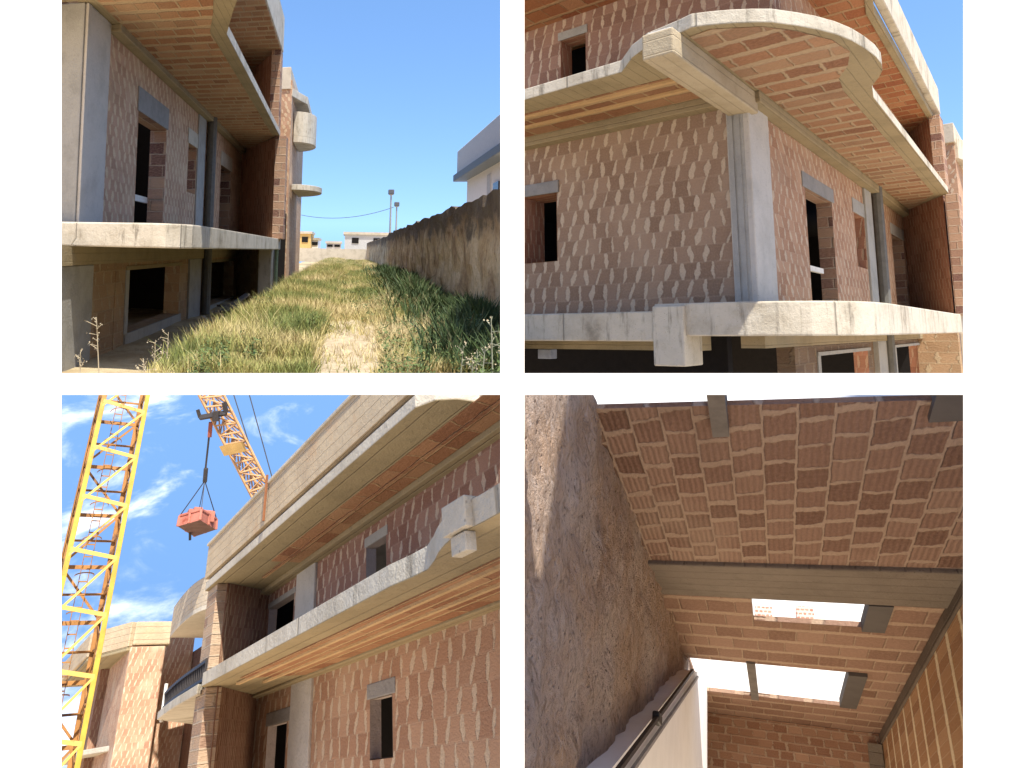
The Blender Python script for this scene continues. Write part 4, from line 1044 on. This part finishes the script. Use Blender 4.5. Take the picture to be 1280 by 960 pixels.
# ================================================================== lower right: looking up inside the stairwell
F4 = Frame((0.2613, 0.6948, -0.6701), (0.863, -0.4674, 0.1919), (0.1848, 0.6454, 0.7412), (642, 481, 1420, 1200))
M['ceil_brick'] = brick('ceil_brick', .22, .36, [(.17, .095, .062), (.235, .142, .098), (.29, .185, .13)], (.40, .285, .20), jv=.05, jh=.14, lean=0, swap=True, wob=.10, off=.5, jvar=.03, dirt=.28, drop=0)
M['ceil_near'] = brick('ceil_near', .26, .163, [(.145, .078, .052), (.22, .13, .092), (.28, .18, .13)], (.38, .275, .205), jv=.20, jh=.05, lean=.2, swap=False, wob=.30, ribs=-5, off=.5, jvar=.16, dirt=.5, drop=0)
M['brick_back'] = brick('brick_back', .16, .085, [(.26, .13, .075), (.35, .20, .12), (.44, .27, .17)], (.52, .38, .26), jv=.10, jh=.12, lean=.1, dirt=.25, wob=.12)
M['brick_right'] = brick('brick_right', .50, .07, [(.30, .15, .07), (.38, .20, .09), (.45, .26, .13)], (.85, .69, .45), jv=.18, jh=.0, lean=.0, dirt=.3, wob=.03, off=.0, jvar=.05, rowr=0)
def place4():
    F = F4; wc = 1.73; vl = -.82; vr = 1.15; ub = 11.0
    # left wall, rough plaster
    g = MB(F); nu, nw = 120, 90
    U = [1.3 + (i / nu) ** 1.25 * (ub - 1.3) for i in range(nu + 1)]; Wd = [-1.2 + 4.4 * j / nw for j in range(nw + 1)]
    def vv(u, w): return vl + .036 * mnoise.noise((u * 5, w * 5, 1)) + .022 * mnoise.noise((u * 14, w * 14, 2)) + .02 * mnoise.noise((u * 1.3, w * 1.3, 7))
    for i in range(nu):
        for j in range(nw):
            if U[i] > 3.0 and Wd[j] > wc + .02: continue
            g.face([(a, vv(a, c), c) for a, c in ((U[i], Wd[j]), (U[i + 1], Wd[j]), (U[i + 1], Wd[j + 1]), (U[i], Wd[j + 1]))])
    m, t, bs = new_mat('rough_plaster'); o = t.node('ShaderNodeTexCoord').outputs['Object']
    n1 = t.noise(o, 1.1, 6, .65); n2 = t.noise(o, 22, 6, .72, dist=.6); n3 = t.noise(o, 60, 4, .7)
    c = t.mix(t.step(n1, .38, .62), (.60, .41, .28), (.70, .56, .46)); c = t.mix(t.m('MULTIPLY', t.step(n2, .46, .68), .6), c, (.24, .155, .105))
    c = t.mix(t.m('MULTIPLY', t.step(n3, .55, .7), .5), c, (.74, .64, .58))
    vo = t.node('ShaderNodeTexVoronoi'); t.put(vo.inputs['Vector'], t.vm('ADD', o, t.vm('SCALE', t.noise(o, 9, 3, .6, out='Color'), .06))); vo.inputs['Scale'].default_value = 24
    pit = t.step(vo.outputs['Distance'], .24, .08)
    c = t.mix(t.m('MULTIPLY', t.m('MULTIPLY', pit, t.step(n1, .40, .60)), .75), c, (.11, .07, .055))
    tr = t.noise(t.vm('MULTIPLY', o, (3, 9, 3)), 2.2, 6, .7, dist=1.2)
    c = t.mix(t.m('MULTIPLY', t.step(tr, .52, .66), .55), c, (.30, .20, .13)); c = t.mix(t.m('MULTIPLY', t.step(tr, .47, .34), .5), c, (.76, .66, .60))
    h = t.m('SUBTRACT', t.m('ADD', n2, t.m('MULTIPLY', n3, .6)), t.m('MULTIPLY', pit, .6)); h = t.m('ADD', h, t.m('MULTIPLY', tr, 1.2))
    finish(t, bs, c, .95, h, .07, 1)
    tag(g.build('plaster_wall', m, smooth=True, cap=False), 'rough pitted brown plaster wall rising on the left of the stairwell', 'wall')
    # white plastered lower part with dark handrail
    wp = [F.on(x, y, 'v', vl + .10) for x, y in ((863, 838), (884, 842), (884, 985), (745, 985))]
    g = MB(F); fr = [(p.x, vl + .10, p.z) for p in wp]; bk = [(p.x, vl - .05, p.z) for p in wp]
    g.face(fr)
    for i in range(4): g.face([fr[i], fr[(i + 1) % 4], bk[(i + 1) % 4], bk[i]])
    o = g.build('stair_parapet', plain('white_stair', (.74, .74, .75), .9, .08, 4)); tag(o, 'smooth white plastered stair parapet against the rough brown wall', 'parapet')
    hr = thing('handrail', 'thin dark handrail running up along the white stair parapet', 'handrail', F.w(wp[3]))
    a, c = F.on(756, 985, 'v', vl + .14), F.on(866, 838, 'v', vl + .14)
    MB(F).bar(a, c, .022).build('rail', plain('rail_dark', (.03, .03, .035), .5), hr)
    a2, c2 = F.on(775, 985, 'v', vl + .12), F.on(872, 846, 'v', vl + .12)
    MB(F).bar(a2, c2, .02).build('lower_rail', plain('rail_grey', (.25, .25, .27), .5), hr)
    p = a.lerp(c, .42); MB(F).box(p - Vector((.08, .03, .04)), p + Vector((.08, .015, .015))).build('bracket', plain('bracket', (.03, .03, .03), .5), hr, bevel=.01)
    # ceiling with its two openings
    P = lambda a, w, d: (w, a, wc + d)         # a across, w along the stairwell
    u0 = F.on(960, 509, 'w', wc).x
    plan = [(3.06, vl - .1), (3.15, 0), (3.30, vr + .4), (5.30, vr + .4), (5.30, vl - .1)]
    ce = thing('brick_ceiling', 'brown hollow brick ceiling of the stairwell cut by two bright openings', 'ceiling', F.w((6, 0, wc)))
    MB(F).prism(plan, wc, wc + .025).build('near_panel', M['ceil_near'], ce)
    g = MB(F)
    h1 = (-.13, .80, 5.98, 6.62); h2 = (-.80, .79, 8.05, 9.5)
    A = lambda a, w, d: (w, a, wc + d * .12)
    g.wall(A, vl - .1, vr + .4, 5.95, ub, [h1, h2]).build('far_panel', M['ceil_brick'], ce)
    for h in (h1, h2): MB(F).reveal(A, h, d0=.002, d1=.30).build('opening', M['ceil_brick'], ce)
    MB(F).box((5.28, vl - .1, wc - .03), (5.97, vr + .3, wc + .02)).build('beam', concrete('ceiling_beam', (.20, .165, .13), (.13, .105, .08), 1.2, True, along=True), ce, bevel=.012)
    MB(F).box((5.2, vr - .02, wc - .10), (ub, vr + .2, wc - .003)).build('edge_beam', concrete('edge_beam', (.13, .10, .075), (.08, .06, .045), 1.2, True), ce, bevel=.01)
    gp = plain('grey_board', (.10, .088, .08), .8, .15, 5)
    MB(F).box((5.99, .665, wc - .03), (6.63, .82, wc + .05)).build('cover_board', gp, ce)
    MB(F).box((8.03, .655, wc - .03), (9.42, .81, wc + .05)).build('cover_board', gp, ce)
    p = F.on(1157, 522, 'w', wc - .02)
    MB(F).box((2.7, .70, wc - .03), (3.36, 1.4, wc + .05)).build('cover_board', gp, ce)
    pb = plain('prop_wood', (.17, .15, .13), .9, .3)
    MB(F).box((2.6, -.235, wc - .06), (3.33, -.155, wc + .06)).build('prop_bar', pb, ce)
    MB(F).box((7.98, -.235, wc - .02), (9.6, -.155, wc + .04)).build('prop_bar', pb, ce)
    # right wall, back wall
    g = MB(F); g.box((3.5, vr, -1.5), (ub + .3, vr + .3, wc - .10))
    tag(g.build('brick_wall', M['brick_right']), 'warm orange brick wall with pale upright mortar streaks on the right of the stairwell', 'wall')
    g = MB(F); g.box((ub - .25, vl - .1, -1.5), (ub, vr - .003, wc - .004))
    bw = g.build('back_wall', M['brick_back']); tag(bw, 'low brick wall at the far end of the stairwell, below the ceiling', 'wall')
    MB(F).box((ub - .33, 1.0, -1.5), (ub - .25, vr - .01, wc - .11)).build('corner_column', concrete('corner_column', (.24, .20, .15), (.17, .14, .10), 1.5), bw)
    # white backdrops added for the glaring sky, and perforated blocks of the storey above
    g = MB(F); g.box((9.75, -4, wc + .05), (9.95, 4, wc + 5))
    tag(g.build('sky_backdrop', M['white_plaster']), 'white backdrop added above the ceiling openings in place of the glaring sky', 'wall')
    g = MB(F); g.box((4.35, -3, wc + .03), (4.5, 4, wc + 6))
    tag(g.build('near_backdrop', M['white_plaster']), 'white backdrop added above the near edge of the brick ceiling in place of the glaring sky', 'parapet')
    hb = brick('perforated', .035, .03, [(.42, .16, .11), (.50, .22, .15), (.55, .28, .20)], (.72, .58, .50), jv=.35, jh=.4, lean=0, dirt=.1, wob=.1, drop=0)
    for x in (944, 996):
        a, c = F.on(x, 779, 'u', 6.9), F.on(x + 21, 758, 'u', 6.9)
        g = MB(F); g.box((6.9, min(a.y, c.y), a.z), (7.1, max(a.y, c.y), c.z)); 
        tag(g.build('perforated_block', hb, bevel=.004), ('left' if x == 944 else 'right') + ' of the two perforated red bricks seen through the smaller ceiling opening', 'brick', 'perforated bricks above the opening')
place4()
print('OBJECTS', len(bpy.data.objects), 'TRIS', sum(len(o.data.polygons) for o in bpy.data.objects if o.type == 'MESH'))
